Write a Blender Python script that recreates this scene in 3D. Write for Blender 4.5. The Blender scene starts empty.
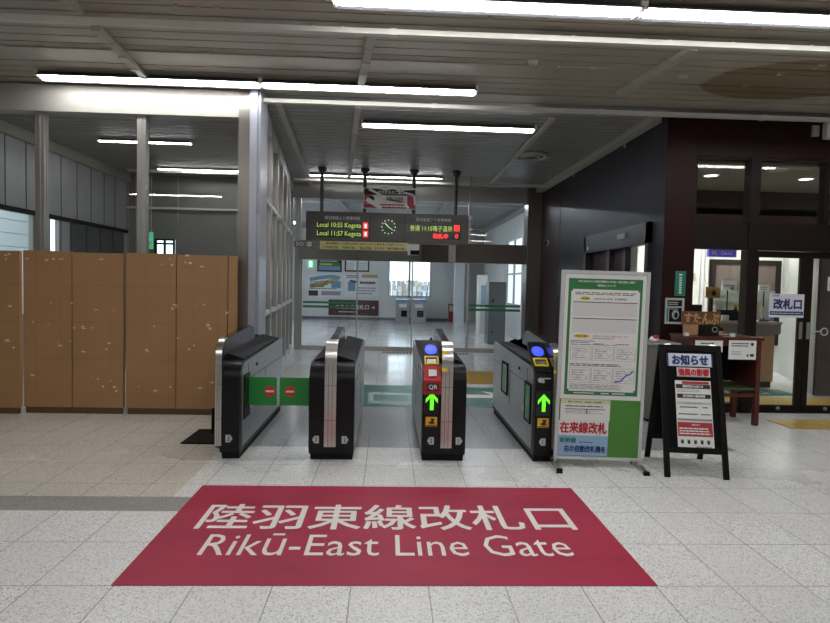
import bpy, bmesh, math, random
from mathutils import Vector, Matrix
random.seed(7)
S = bpy.context.scene
COL = S.collection
PI = math.pi
# ------------------------------------------------------------------ camera
F = 620.0; CAMZ = 1.55
YAW = math.atan(27/F); PITCH = -math.atan(27.5/F); ROLL = math.radians(1.26)
_f = Vector((math.sin(YAW)*math.cos(PITCH), math.cos(YAW)*math.cos(PITCH), math.sin(PITCH)))
_r = _f.cross(Vector((0, 0, 1))).normalized(); _u = _r.cross(_f)
R_ = math.cos(ROLL)*_r + math.sin(ROLL)*_u
U_ = -math.sin(ROLL)*_r + math.cos(ROLL)*_u
cd = bpy.data.cameras.new('camera'); cam = bpy.data.objects.new('camera', cd); COL.objects.link(cam)
M = Matrix((( R_.x, U_.x, -_f.x), (R_.y, U_.y, -_f.y), (R_.z, U_.z, -_f.z))).to_4x4()
M.translation = Vector((0, 0, CAMZ)); cam.matrix_world = M
cd.sensor_fit = 'HORIZONTAL'; cd.sensor_width = 36; cd.lens = F/830*36; cd.clip_end = 500
S.camera = cam
# measured from the photograph: the world point a pixel sees on a horizontal (z) or upright (y, x) plane
def ray(px, py): return _f*F + R_*(px-415) - U_*(py-311.5)
def onz(px, py, z=0):
    d = ray(px, py); t = (z-CAMZ)/d.z; return Vector((d.x*t, d.y*t, z))
def ony(px, py, y):
    d = ray(px, py); t = y/d.y; return Vector((d.x*t, y, CAMZ+d.z*t))
def onx(px, py, x):
    d = ray(px, py); t = x/d.x; return Vector((x, d.y*t, CAMZ+d.z*t))
def rect_y(x0, y0, x1, y1, Y):
    a = ony(x0, (y0+y1)/2, Y); b = ony(x1, (y0+y1)/2, Y); c = ony((x0+x1)/2, y0, Y); d = ony((x0+x1)/2, y1, Y)
    return a.x, b.x, d.z, c.z      # x0, x1, z0, z1
# ------------------------------------------------------------------ world, exposure
w = bpy.data.worlds.new('sky'); S.world = w; w.use_nodes = True
bg = w.node_tree.nodes['Background']; bg.inputs[0].default_value = (0.72, 0.9, 1.0, 1); bg.inputs[1].default_value = 1.7
S.view_settings.view_transform = 'Standard'; S.view_settings.look = 'None'
S.view_settings.exposure = 0.70; S.view_settings.gamma = 1; S.view_settings.use_curve_mapping = False
S.cycles.use_denoising = True
S.cycles.max_bounces = 8; S.cycles.transparent_max_bounces = 24; S.cycles.sample_clamp_indirect = 6
TUBE = 21.0          # emission of the fluorescent lamps
# ------------------------------------------------------------------ materials
def newmat(name):
    m = bpy.data.materials.new(name); m.use_nodes = True
    return m, m.node_tree, m.node_tree.nodes['Principled BSDF']
def srgb(r, g, b):
    f = lambda c: (c/255/12.92) if c/255 <= .04045 else ((c/255+.055)/1.055)**2.4
    return (f(r), f(g), f(b), 1)
MC = {}
def mat(name, col, rough=.5, metal=0., emit=0., spec=.5, noise=0., nscale=8., stretch=(1, 1, 1), bump=0.):
    if name in MC: return MC[name]
    m, nt, b = newmat(name)
    b.inputs['Base Color'].default_value = col; b.inputs['Roughness'].default_value = rough
    b.inputs['Metallic'].default_value = metal; b.inputs['Specular IOR Level'].default_value = spec
    if emit:
        b.inputs['Emission Color'].default_value = col; b.inputs['Emission Strength'].default_value = emit
    if noise or bump:
        tc = nt.nodes.new('ShaderNodeTexCoord'); mp = nt.nodes.new('ShaderNodeMapping'); n = nt.nodes.new('ShaderNodeTexNoise')
        mp.inputs['Scale'].default_value = stretch; n.inputs['Scale'].default_value = nscale; n.inputs['Detail'].default_value = 5
        nt.links.new(tc.outputs['Object'], mp.inputs[0]); nt.links.new(mp.outputs[0], n.inputs['Vector'])
        if noise:
            r = nt.nodes.new('ShaderNodeMapRange'); r.inputs[1].default_value = .3; r.inputs[2].default_value = .7
            r.inputs[3].default_value = 1-noise; r.inputs[4].default_value = 1+noise
            mx = nt.nodes.new('ShaderNodeVectorMath'); mx.operation = 'SCALE'; mx.inputs[0].default_value = col[:3]
            nt.links.new(n.outputs[0], r.inputs[0]); nt.links.new(r.outputs[0], mx.inputs['Scale'])
            nt.links.new(mx.outputs[0], b.inputs['Base Color'])
        if bump:
            bp = nt.nodes.new('ShaderNodeBump'); bp.inputs['Strength'].default_value = bump; bp.inputs['Distance'].default_value = .01
            nt.links.new(n.outputs[0], bp.inputs['Height']); nt.links.new(bp.outputs[0], b.inputs['Normal'])
    MC[name] = m; return m
class NG:
    def __init__(s, nt): s.nt = nt
    def n(s, t): return s.nt.nodes.new(t)
    def m(s, op, a, b=None, c=None):
        k = s.n('ShaderNodeMath'); k.operation = op
        for i, v in enumerate((a, b, c)):
            if v is None: continue
            if isinstance(v, (int, float)): k.inputs[i].default_value = v
            else: s.nt.links.new(v, k.inputs[i])
        return k.outputs[0]
    def mix(s, f, a, b):
        k = s.n('ShaderNodeMix'); k.data_type = 'RGBA'
        for i, v in ((0, f), (6, a), (7, b)):
            if isinstance(v, (int, float, tuple)): k.inputs[i].default_value = v
            else: s.nt.links.new(v, k.inputs[i])
        return k.outputs[2]
    def box(s, x, y, x0, x1, y0, y1):
        a = s.m('MULTIPLY', s.m('GREATER_THAN', x, x0), s.m('LESS_THAN', x, x1))
        b = s.m('MULTIPLY', s.m('GREATER_THAN', y, y0), s.m('LESS_THAN', y, y1)); return s.m('MULTIPLY', a, b)
TX, TY = .397, .527            # tile size
tx0 = onz(428.5, 587).x; ty0 = onz(428, 586).y
def floor_material():
    m, nt, b = newmat('terrazzo_tiles'); g = NG(nt)
    geo = g.n('ShaderNodeNewGeometry'); sp = g.n('ShaderNodeSeparateXYZ'); nt.links.new(geo.outputs['Position'], sp.inputs[0])
    X, Y = sp.outputs[0], sp.outputs[1]
    u = g.m('DIVIDE', g.m('SUBTRACT', X, tx0), TX); v = g.m('DIVIDE', g.m('SUBTRACT', Y, ty0), TY)
    fu = g.m('ABSOLUTE', g.m('SUBTRACT', g.m('FRACT', g.m('ADD', u, .5)), .5)); fv = g.m('ABSOLUTE', g.m('SUBTRACT', g.m('FRACT', g.m('ADD', v, .5)), .5))
    gl = g.m('MAXIMUM', g.m('LESS_THAN', fu, .0035/TX), g.m('LESS_THAN', fv, .0035/TY))
    cb = g.n('ShaderNodeCombineXYZ'); nt.links.new(g.m('FLOOR', u), cb.inputs[0]); nt.links.new(g.m('FLOOR', v), cb.inputs[1])
    wn = g.n('ShaderNodeTexWhiteNoise'); wn.noise_dimensions = '3D'; nt.links.new(cb.outputs[0], wn.inputs[0])
    n1 = g.n('ShaderNodeTexNoise'); n1.inputs['Scale'].default_value = 105; n1.inputs['Detail'].default_value = 2; nt.links.new(geo.outputs['Position'], n1.inputs['Vector'])
    n2 = g.n('ShaderNodeTexNoise'); n2.inputs['Scale'].default_value = 1.3; n2.inputs['Detail'].default_value = 4; nt.links.new(geo.outputs['Position'], n2.inputs['Vector'])
    vo = g.n('ShaderNodeTexVoronoi'); vo.inputs['Scale'].default_value = 150; nt.links.new(geo.outputs['Position'], vo.inputs['Vector'])
    vs_ = g.n('ShaderNodeSeparateColor'); nt.links.new(vo.outputs['Color'], vs_.inputs[0])
    grain = g.m('POWER', vs_.outputs[0], 4.0)
    spk = g.m('MULTIPLY', grain, g.m('ADD', .52, g.m('MULTIPLY', wn.outputs[0], .3)))
    k = g.m('SUBTRACT', g.m('ADD', 1.12, g.m('MULTIPLY', g.m('SUBTRACT', n1.outputs[0], .5), .35)), spk)
    k = g.m('MULTIPLY', k, g.m('ADD', .955, g.m('MULTIPLY', wn.outputs[0], .09)))
    k = g.m('MULTIPLY', k, g.m('ADD', .91, g.m('MULTIPLY', n2.outputs[0], .18)))
    y1 = onz(60, 510.5).y; y2 = onz(60, 496).y
    band = g.box(X, Y, -30, -1.2, y1, y2)
    grey = g.box(X, Y, -1.6, 3.4, onz(420, 448).y, onz(420, 404).y)
    cream = g.mix(g.box(X, Y, -30, onz(200, 470).x, y1, 7.4), (.80, .805, .80, 1), (.68, .645, .58, 1))
    col = g.mix(band, cream, (.36, .36, .35, 1)); col = g.mix(grey, col, (.34, .35, .36, 1))
    gl = g.m('MULTIPLY', gl, g.m('SUBTRACT', 1, band))
    col = g.mix(g.m('MULTIPLY', gl, g.m('ADD', .1, g.m('MULTIPLY', n2.outputs[0], .9))), col, (.1, .09, .08, 1))
    vm = g.n('ShaderNodeVectorMath'); vm.operation = 'SCALE'; nt.links.new(col, vm.inputs[0]); nt.links.new(k, vm.inputs['Scale'])
    nt.links.new(vm.outputs[0], b.inputs['Base Color'])
    rg = g.m('ADD', .27, g.m('MULTIPLY', n2.outputs[0], .15)); rg = g.m('SUBTRACT', rg, g.m('MULTIPLY', g.m('MINIMUM', 1, g.m('MAXIMUM', 0, g.m('DIVIDE', g.m('SUBTRACT', Y, 3.8), 4.0))), .2))
    nt.links.new(rg, b.inputs['Roughness'])
    return m
def ceiling_material():
    m, nt, b = newmat('painted_metal_planks'); g = NG(nt)
    geo = g.n('ShaderNodeNewGeometry'); sp = g.n('ShaderNodeSeparateXYZ'); nt.links.new(geo.outputs['Position'], sp.inputs[0])
    X, Y = sp.outputs[0], sp.outputs[1]
    n = g.n('ShaderNodeTexNoise'); n.inputs['Scale'].default_value = 1.1; n.inputs['Detail'].default_value = 5; nt.links.new(geo.outputs['Position'], n.inputs['Vector'])
    c = onz(790, 82, 3.75)
    dx = g.m('DIVIDE', g.m('SUBTRACT', X, c.x+.05), .93); dy = g.m('DIVIDE', g.m('SUBTRACT', Y, c.y-.02), .62)
    d = g.m('ADD', g.m('MULTIPLY', dx, dx), g.m('MULTIPLY', dy, dy)); d = g.m('ADD', d, g.m('MULTIPLY', g.m('SUBTRACT', n.outputs[0], .5), 1.0))
    st = g.m('LESS_THAN', d, 1.0)
    n3 = g.n('ShaderNodeTexNoise'); n3.inputs['Scale'].default_value = 4; nt.links.new(geo.outputs['Position'], n3.inputs['Vector'])
    st = g.m('MULTIPLY', st, g.m('LESS_THAN', n3.outputs[0], .66))
    base = g.mix(n.outputs[0], (.30, .258, .20, 1), (.40, .35, .275, 1))
    base = g.mix(g.m('GREATER_THAN', Y, 7.5), base, (.25, .24, .22, 1))
    col = g.mix(g.m('MULTIPLY', st, .85), base, (.15, .095, .03, 1))
    nt.links.new(col, b.inputs['Base Color']); b.inputs['Roughness'].default_value = .36; b.inputs['Specular IOR Level'].default_value = .45
    return m
def glass_material(name='clear_glass', tint=(1, 1, 1, 1), ior=1.45, rough=.0):
    m = bpy.data.materials.new(name); m.use_nodes = True; nt = m.node_tree; nt.nodes.clear(); g = NG(nt)
    o = g.n('ShaderNodeOutputMaterial'); mx = g.n('ShaderNodeMixShader'); tr = g.n('ShaderNodeBsdfTransparent'); gl = g.n('ShaderNodeBsdfGlossy'); fr = g.n('ShaderNodeFresnel')
    tr.inputs[0].default_value = tint; gl.inputs['Roughness'].default_value = rough; ge = g.n('ShaderNodeNewGeometry'); nt.links.new(g.m('ADD', ior, g.m('MULTIPLY', ge.outputs['Backfacing'], 1/ior-ior)), fr.inputs[0])
    nt.links.new(fr.outputs[0], mx.inputs[0]); nt.links.new(tr.outputs[0], mx.inputs[1]); nt.links.new(gl.outputs[0], mx.inputs[2]); nt.links.new(mx.outputs[0], o.inputs[0])
    return m
def wood_material(name, c1, c2, scale=3., rough=.4, axis=2, spec=.35):
    m, nt, b = newmat(name); g = NG(nt)
    tc = g.n('ShaderNodeTexCoord'); mp = g.n('ShaderNodeMapping'); s = [22, 22, 22]; s[axis] = .6; mp.inputs['Scale'].default_value = s
    n = g.n('ShaderNodeTexNoise'); n.inputs['Scale'].default_value = scale; n.inputs['Detail'].default_value = 5
    nt.links.new(tc.outputs['Object'], mp.inputs[0]); nt.links.new(mp.outputs[0], n.inputs['Vector'])
    nt.links.new(g.mix(n.outputs[0], c1, c2), b.inputs['Base Color']); b.inputs['Roughness'].default_value = rough; b.inputs['Specular IOR Level'].default_value = spec
    return m
def cardboard_material():
    m, nt, b = newmat('cardboard'); g = NG(nt)
    tc = g.n('ShaderNodeTexCoord'); sp = g.n('ShaderNodeSeparateXYZ'); nt.links.new(tc.outputs['Object'], sp.inputs[0])
    n = g.n('ShaderNodeTexNoise'); n.inputs['Scale'].default_value = 2.2; n.inputs['Detail'].default_value = 6; nt.links.new(tc.outputs['Object'], n.inputs['Vector'])
    fz = g.m('ABSOLUTE', g.m('SUBTRACT', g.m('FRACT', g.m('DIVIDE', sp.outputs[2], .415)), .5)); fx = g.m('ABSOLUTE', g.m('SUBTRACT', g.m('FRACT', g.m('DIVIDE', sp.outputs[0], .275)), .5))
    crease = g.m('MAXIMUM', g.m('LESS_THAN', fz, .012), g.m('LESS_THAN', fx, .014))
    wv = g.m('SINE', g.m('MULTIPLY', sp.outputs[0], 900))
    col = g.mix(n.outputs[0], (.36, .195, .085, 1), (.47, .27, .125, 1)); col = g.mix(g.m('MULTIPLY', crease, .2), col, (.15, .075, .03, 1))
    nt.links.new(col, b.inputs['Base Color']); b.inputs['Roughness'].default_value = .75
    bp = g.n('ShaderNodeBump'); bp.inputs['Strength'].default_value = .12; bp.inputs['Distance'].default_value = .002
    nt.links.new(g.m('ADD', wv, g.m('MULTIPLY', n.outputs[0], 6)), bp.inputs['Height']); nt.links.new(bp.outputs[0], b.inputs['Normal'])
    return m
MAT_FLOOR = floor_material(); MAT_CEIL = ceiling_material(); GLASS = glass_material(); CARD = cardboard_material()
GREENGLASS = glass_material('green_tinted_glass', (.35, .75, .55, 1), 1.5)
MAROON = wood_material('maroon_wood_panel', (.015, .0045, .0045, 1), (.032, .010, .010, 1), 2.5, .4, 2, .16)
DESKWOOD = wood_material('red_brown_wood', (.07, .015, .012, 1), (.12, .03, .02, 1), 2.5, .35)
OAK = wood_material('light_wood', (.36, .2, .09, 1), (.5, .3, .15, 1), 2., .5)
PLANK = wood_material('dark_carved_wood', (.12, .05, .02, 1), (.22, .1, .045, 1), 2., .6, 0)
STEEL = mat('brushed_stainless', (.62, .61, .59, 1), .28, 1, noise=.08, nscale=30, stretch=(1, 1, .05))
SATIN = mat('satin_steel_panel', (.50, .51, .53, 1), .36, .85, noise=.05, nscale=12)
FRAME = mat('aluminium_frame', (.42, .41, .39, 1), .4, .8)
FRAMEL = mat('pale_aluminium', (.66, .67, .69, 1), .4, .5)
BLACK = mat('black_plastic', (.008, .008, .009, 1), .35, spec=.22)
MATTE = mat('matte_black', (.010, .010, .010, 1), .7, spec=.2)
DARKGLOSS = mat('dark_gloss', (.02, .021, .024, 1), .15, spec=.4)
WHITE = mat('white_paint', (.78, .78, .76, 1), .5)
PAPER = mat('white_paper', (.78, .79, .78, 1), .6)
INK = mat('black_ink', (.02, .02, .022, 1), .6)
GREYINK = mat('grey_ink', (.3, .3, .3, 1), .6)
LTINK = mat('pale_grey_ink', (.52, .53, .53, 1), .6)
REDINK = mat('red_ink', (.5, .02, .03, 1), .6)
NAVY = mat('navy_ink', (.012, .03, .16, 1), .6)
GREEN = mat('green_board', (.075, .25, .035, 1), .5)
POSTERG = mat('poster_green', (.03, .19, .06, 1), .5)
TEAL = mat('teal_ink', (.02, .2, .18, 1), .6)
YEL = mat('yellow', (.75, .55, .04, 1), .5)
TRUNK = mat('painted_trunking', (.40, .375, .33, 1), .45)
WTRUNK = mat('white_trunking', (.58, .57, .52, 1), .45)
GREYWALL = mat('grey_wall_panel', (.40, .415, .43, 1), .4, .2, noise=.06, nscale=3)
DARKSTEEL = mat('dark_bronze_steel', (.17, .155, .14, 1), .3, .8, noise=.1, nscale=20, stretch=(1, 1, .1))
SIDEWALL = mat('dark_grey_wall', (.021, .019, .025, 1), .4, spec=.13, noise=.12, nscale=3)
GROOVE = mat('dark_recess', (.02, .02, .02, 1), .8)
# ------------------------------------------------------------------ helpers
def B(): return bmesh.new()
def box(bm, x0, x1, y0, y1, z0, z1, mi=0, mw=None):
    r = bmesh.ops.create_cube(bm, size=1)
    for v in r['verts']:
        v.co = Vector((x0 if v.co.x < 0 else x1, y0 if v.co.y < 0 else y1, z0 if v.co.z < 0 else z1))
        if mw: v.co = mw @ v.co
    for f in {f for v in r['verts'] for f in v.link_faces}: f.material_index = mi
    return bm
def poly(bm, pts, mi=0):
    f = bm.faces.new([bm.verts.new(p) for p in pts]); f.material_index = mi; return f
def prism(bm, pts, axis, a, b, mi=0, mw=None):
    def mk(p, t):
        v = Vector((t, p[0], p[1])) if axis == 'x' else Vector((p[0], t, p[1])) if axis == 'y' else Vector((p[0], p[1], t))
        return mw @ v if mw else v
    A = [bm.verts.new(mk(p, a)) for p in pts]; C = [bm.verts.new(mk(p, b)) for p in pts]; n = len(pts)
    fs = [bm.faces.new(A), bm.faces.new(C[::-1])] + [bm.faces.new([A[i], C[i], C[(i+1) % n], A[(i+1) % n]]) for i in range(n)]
    for f in fs: f.material_index = mi
    bmesh.ops.recalc_face_normals(bm, faces=fs)
    return bm
def cyl(bm, p0, p1, r0, r1=None, n=16, mi=0):
    p0 = Vector(p0); p1 = Vector(p1); r1 = r0 if r1 is None else r1; d = (p1-p0).normalized()
    a = d.cross(Vector((0, 0, 1))); a = Vector((1, 0, 0)) if a.length < .01 else a.normalized(); b = d.cross(a)
    A = [bm.verts.new(p0+r0*(math.cos(2*PI*i/n)*a+math.sin(2*PI*i/n)*b)) for i in range(n)]
    C = [bm.verts.new(p1+r1*(math.cos(2*PI*i/n)*a+math.sin(2*PI*i/n)*b)) for i in range(n)]
    fs = [bm.faces.new(A), bm.faces.new(C[::-1])]+[bm.faces.new([A[i], C[i], C[(i+1) % n], A[(i+1) % n]]) for i in range(n)]
    for f in fs: f.material_index = mi
    bmesh.ops.recalc_face_normals(bm, faces=fs); return bm
def torus(bm, c, R, r, axis='z', n=32, k=8, mi=0):
    vs = []
    for i in range(n):
        t = 2*PI*i/n; row = []
        for j in range(k):
            q = 2*PI*j/k; e = R+r*math.cos(q); p = (e*math.cos(t), e*math.sin(t), r*math.sin(q))
            if axis == 'y': p = (p[0], p[2], p[1])
            row.append(bm.verts.new(Vector(c)+Vector(p)))
        vs.append(row)
    fs = [bm.faces.new([vs[i][j], vs[(i+1) % n][j], vs[(i+1) % n][(j+1) % k], vs[i][(j+1) % k]]) for i in range(n) for j in range(k)]
    for f in fs: f.material_index = mi
    bmesh.ops.recalc_face_normals(bm, faces=fs)
def bar(bm, p0, p1, w, h, mi=0):     # rectangular bar whose width lies level
    p0 = Vector(p0); p1 = Vector(p1); d = (p1-p0).normalized(); s = d.cross(Vector((0, 0, 1)))
    s = Vector((1, 0, 0)) if s.length < .01 else s.normalized(); u = s.cross(d)
    A = [bm.verts.new(p0+s*a*w/2+u*b*h/2) for a, b in ((-1, -1), (1, -1), (1, 1), (-1, 1))]
    C = [bm.verts.new(p1+s*a*w/2+u*b*h/2) for a, b in ((-1, -1), (1, -1), (1, 1), (-1, 1))]
    fs = [bm.faces.new(A), bm.faces.new(C[::-1])]+[bm.faces.new([A[i], C[i], C[(i+1) % 4], A[(i+1) % 4]]) for i in range(4)]
    for f in fs: f.material_index = mi
    bmesh.ops.recalc_face_normals(bm, faces=fs)
def link(name, me, mats, parent=None, local=False):
    for m in (mats if isinstance(mats, (list, tuple)) else [mats]): me.materials.append(m)
    o = bpy.data.objects.new(name, me); COL.objects.link(o)
    if parent is not None:
        o.parent = parent
        if not local: me.transform(parent['_w'].inverted() if False else WM[root_of(parent)].inverted())
    else: WM[o.name] = Matrix.Identity(4)
    return o
WM = {}
def root_of(o):
    while o.parent: o = o.parent
    return o.name
def obj(name, bm, mats, parent=None, bevel=0, local=False, smooth=False):
    if bevel: bmesh.ops.bevel(bm, geom=[e for e in bm.edges], offset=bevel, segments=2, affect='EDGES', clamp_overlap=True)
    me = bpy.data.meshes.new(name); bm.to_mesh(me); bm.free()
    if smooth:
        for p in me.polygons: p.use_smooth = True
        try: me.set_sharp_from_angle(angle=math.radians(35))
        except Exception: pass
    return link(name, me, mats, parent, local)
def thing(name, label, cat, loc=(0, 0, 0), rot=(0, 0, 0), group=None):
    o = bpy.data.objects.new(name, None); COL.objects.link(o); o.location = loc; o.rotation_euler = rot; o.empty_display_size = .1
    o['label'] = label; o['category'] = cat
    if group: o['group'] = group
    from mathutils import Euler
    WM[o.name] = Matrix.Translation(Vector(loc)) @ Euler(rot).to_matrix().to_4x4()
    return o
def tag(o, label, cat, group=None):
    o['label'] = label; o['category'] = cat
    if group: o['group'] = group
    return o
def base(o, origin):    # a one-mesh thing gets its origin at its base
    v = Vector(origin); o.data.transform(Matrix.Translation(-v)); o.location = v; WM[o.name] = Matrix.Translation(v); return o
def struct(name, bm, mats, parent=None, **k):
    o = obj(name, bm, mats, parent, **k)
    if parent is None: o['kind'] = 'structure'
    return o
def copy_tree(o, parent=None):
    c = o.copy(); COL.objects.link(c)
    if parent is not None: c.parent = parent
    for ch in list(o.children): copy_tree(ch, c)
    return c
def text(bm, s, o, xd, yd, size, width=None, align='C', mi=0, bold=0., height=None):
    """adds flat lettering to bm: o is the anchor (centre/left of the line's middle), xd/yd unit directions"""
    cu = bpy.data.curves.new('t', 'FONT'); cu.body = s; cu.size = size; cu.resolution_u = 2; pass
    to = bpy.data.objects.new('t', cu); COL.objects.link(to)
    dg = bpy.context.evaluated_depsgraph_get(); me = bpy.data.meshes.new_from_object(to.evaluated_get(dg))
    bpy.data.objects.remove(to); bpy.data.curves.remove(cu)
    if not me.vertices: return
    xs = [v.co.x for v in me.vertices]; ys = [v.co.y for v in me.vertices]
    w0 = max(xs)-min(xs); h0 = max(ys)-min(ys); sx = (width/w0) if width else 1; sy = (height/h0) if height else 1
    cx = (min(xs)+max(xs))/2 if align == 'C' else min(xs) if align == 'L' else max(xs); cy = (min(ys)+max(ys))/2
    o = Vector(o); xd = Vector(xd); yd = Vector(yd)
    rb = bold*h0*sy; ks = [(0, 0)] if rb == 0 else [(math.cos(PI*k/4), math.sin(PI*k/4)) for k in range(8)]
    nd = xd.cross(yd)*(.0006/8)
    for kk, (ka, kb) in enumerate(ks):
        vs = [bm.verts.new(o+xd*((v.co.x-cx)*sx*(1-2*rb/max(w0*sx, .001))+ka*rb)+yd*((v.co.y-cy)*sy*(1-2*bold)+kb*rb)+nd*kk) for v in me.vertices]
        for p in me.polygons:
            try: f = bm.faces.new([vs[i] for i in p.vertices]); f.material_index = mi
            except ValueError: pass
    bpy.data.meshes.remove(me)
class Sheet:
    """a printed sheet in local coordinates: x right, z up, facing -y"""
    def __init__(s, x0, x1, z0, z1, y=0., t=.002, mw=None): s.bm = B(); s.y = y; s.t = t; s.n = 0; s.mw = mw; box(s.bm, x0, x1, y, y+t, z0, z1); s.x0, s.x1, s.z0, s.z1 = x0, x1, z0, z1
    def X(s, u): return s.x0+(s.x1-s.x0)*u
    def Zc(s, v): return s.z1-(s.z1-s.z0)*v
    def _d(s): s.n += 1; return s.y-.0008-.00006*s.n
    def rect(s, u0, v0, u1, v1, mi):
        d = s._d(); poly(s.bm, [(s.X(u0), d, s.Zc(v1)), (s.X(u1), d, s.Zc(v1)), (s.X(u1), d, s.Zc(v0)), (s.X(u0), d, s.Zc(v0))], mi)
    def oval(s, u0, v0, u1, v1, mi, n=20):
        d = s._d(); cx = (s.X(u0)+s.X(u1))/2; cz = (s.Zc(v0)+s.Zc(v1))/2; a = (s.X(u1)-s.X(u0))/2; b = (s.Zc(v0)-s.Zc(v1))/2
        poly(s.bm, [(cx+a*math.cos(2*PI*i/n), d, cz+b*math.sin(2*PI*i/n)) for i in range(n)], mi)
    def text(s, t, u0, v0, u1, v1, mi, bold=0.):
        text(s.bm, t, ((s.X(u0)+s.X(u1))/2, s.y-.0055, (s.Zc(v0)+s.Zc(v1))/2), (1, 0, 0), (0, 0, 1), .1, s.X(u1)-s.X(u0), 'C', mi, bold, s.Zc(v0)-s.Zc(v1))
    def line(s, pts, wd, mi):
        d = s._d(); P = [Vector((s.X(u), d, s.Zc(v))) for u, v in pts]
        for a, b in zip(P, P[1:]):
            q = (b-a).normalized().cross(Vector((0, 1, 0)))*wd/2; poly(s.bm, [a-q, b-q, b+q, a+q], mi)
    def rows(s, u0, v0, u1, v1, n, mi, fill=.5, ragged=.25):
        for i in range(n):
            v = v0+(v1-v0)*(i+.5)/n; h = (v1-v0)/n*fill/2; u = u0; e = u1-(u1-u0)*ragged*random.random()
            while u < e-.005:
                k = min(e, u+(u1-u0)*random.uniform(.06, .2)); s.rect2(u, v-h, k, v+h, mi); u = k+(u1-u0)*.02
    def rect2(s, u0, v0, u1, v1, mi):
        d = s.y-.0008-.00006*s.n-.00003; poly(s.bm, [(s.X(u0), d, s.Zc(v1)), (s.X(u1), d, s.Zc(v1)), (s.X(u1), d, s.Zc(v0)), (s.X(u0), d, s.Zc(v0))], mi)
    def done(s, name, mats, parent=None, local=False):
        if s.mw: bmesh.ops.transform(s.bm, matrix=s.mw, verts=s.bm.verts)
        return obj(name, s.bm, mats, parent, local=local)
def rings(x0, x1, z0, z1, t, y0, y1, bm=None):   # rectangular frame
    bm = bm or B()
    box(bm, x0, x1, y0, y1, z1-t, z1); box(bm, x0, x1, y0, y1, z0, z0+t); box(bm, x0, x0+t, y0, y1, z0+t, z1-t); box(bm, x1-t, x1, y0, y1, z0+t, z1-t)
    return bm
HC = 3.75
YG = 7.4      # left glazing and hall entrance line
YF = 7.7      # ticket office front
YD = 14.2     # sliding doors
XW_ = -5.62
YB = 26.0     # back wall of the concourse
XR = 3.42     # right wall of the passage
XL0, XL1 = -1.58, -2.22   # left glass partition, front and back
# ================================================================== SETTING
bm = B(); box(bm, -14, 14, -7, 32, -.1, 0); struct('floor', bm, MAT_FLOOR)
# ceiling: metal planks with open joints under a dark deck
bm = B()
box(bm, -10, 10, -6.2, YG, HC+.04, HC+.1, 1); box(bm, XW_-.12, 10, YG, YD-.1, HC+.04, HC+.1, 1)
yy = -6.2; p = .178
while yy < YD-.1-p:
    box(bm, -10 if yy < YG-.2 else XW_-.12, 10, yy+.009, yy+p-.009, HC, HC+.02, 0); yy += p
struct('ceiling', bm, [MAT_CEIL, GROOVE])
bm = B(); box(bm, -8, 10, YD-.1, YB+.2, HC+.05, HC+.15)
struct('ceiling_concourse', bm, mat('pale_ceiling', (.26, .26, .25, 1), .5))
# near hall enclosure
bm = B(); box(bm, -10, 10, -6.4, -6.2, 0, HC); struct('wall_back', bm, mat('hall_wall', (.45, .44, .42, 1), .6, noise=.05, nscale=2))
bm = B(); box(bm, -10.2, -10, -6.2, 7.2, 0, HC); struct('wall_left', bm, MC['hall_wall'])
bm = B(); box(bm, -10, XW_-.2, YG-.1, YG, 0, HC); struct('wall_front_left', bm, MC['hall_wall'])
bm = B(); box(bm, 10, 10.2, -6.2, 7.7, 0, HC); struct('wall_right', bm, MC['hall_wall'])
# left waiting room ------------------------------------------------
XW = -5.62
zt = 2.55
# left wall of waiting room with panel joints, window openings below
ywin = [(7.5, onx(36, 225, XW).y), (onx(50, 225, XW).y, onx(62, 225, XW).y)]
bm = B()
box(bm, XW-.12, XW, YG, 13.6, zt, HC, 0); box(bm, XW-.12, XW, YG, 13.6, 0, .9, 0)
edges = [YG, *ywin[0], *ywin[1], 13.6]
box(bm, XW-.12, XW, ywin[0][1], ywin[1][0], .9, zt, 0); box(bm, XW-.12, XW, ywin[1][1], 13.6, .9, zt, 0)
for px in (5, 26, 44, 61, 77, 91, 104, 115):
    q = onx(px, 180, XW).y
    box(bm, XW-.001, XW+.004, q-.008, q+.008, zt, HC-.1, 1)
box(bm, XW, XW+.03, YG, 13.6, zt-.05, zt+.02, 1); box(bm, XW, XW+.09, YG, 13.6, HC-.16, HC-.0, 2)
struct('wall_waiting_room_left', bm, [GREYWALL, MATTE, TRUNK])
bm = B(); q0 = ywin[1][1]+.25
for k in range(4):
    a = q0+k*(13.4-q0)/4; box(bm, XW, XW+.03, a+.02, a+(13.4-q0)/4-.02, 0, zt-.06)
struct('trim_1', bm, mat('slate_panel', (.07, .072, .075, 1), .4))
for i, (a, b) in enumerate(ywin):
    bm = B(); box(bm, XW-.08, XW-.02, a, a+.05, .9, zt); box(bm, XW-.08, XW-.02, b-.05, b, .9, zt); box(bm, XW-.08, XW-.02, a, b, .9, .95); box(bm, XW-.08, XW-.02, a, b, zt-.05, zt)
    wf = struct('window_%d' % (i+1), bm, FRAME); bm = B(); box(bm, XW-.055, XW-.045, a, b, .95, zt-.05); obj('pane', bm, GLASS, wf)
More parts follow.
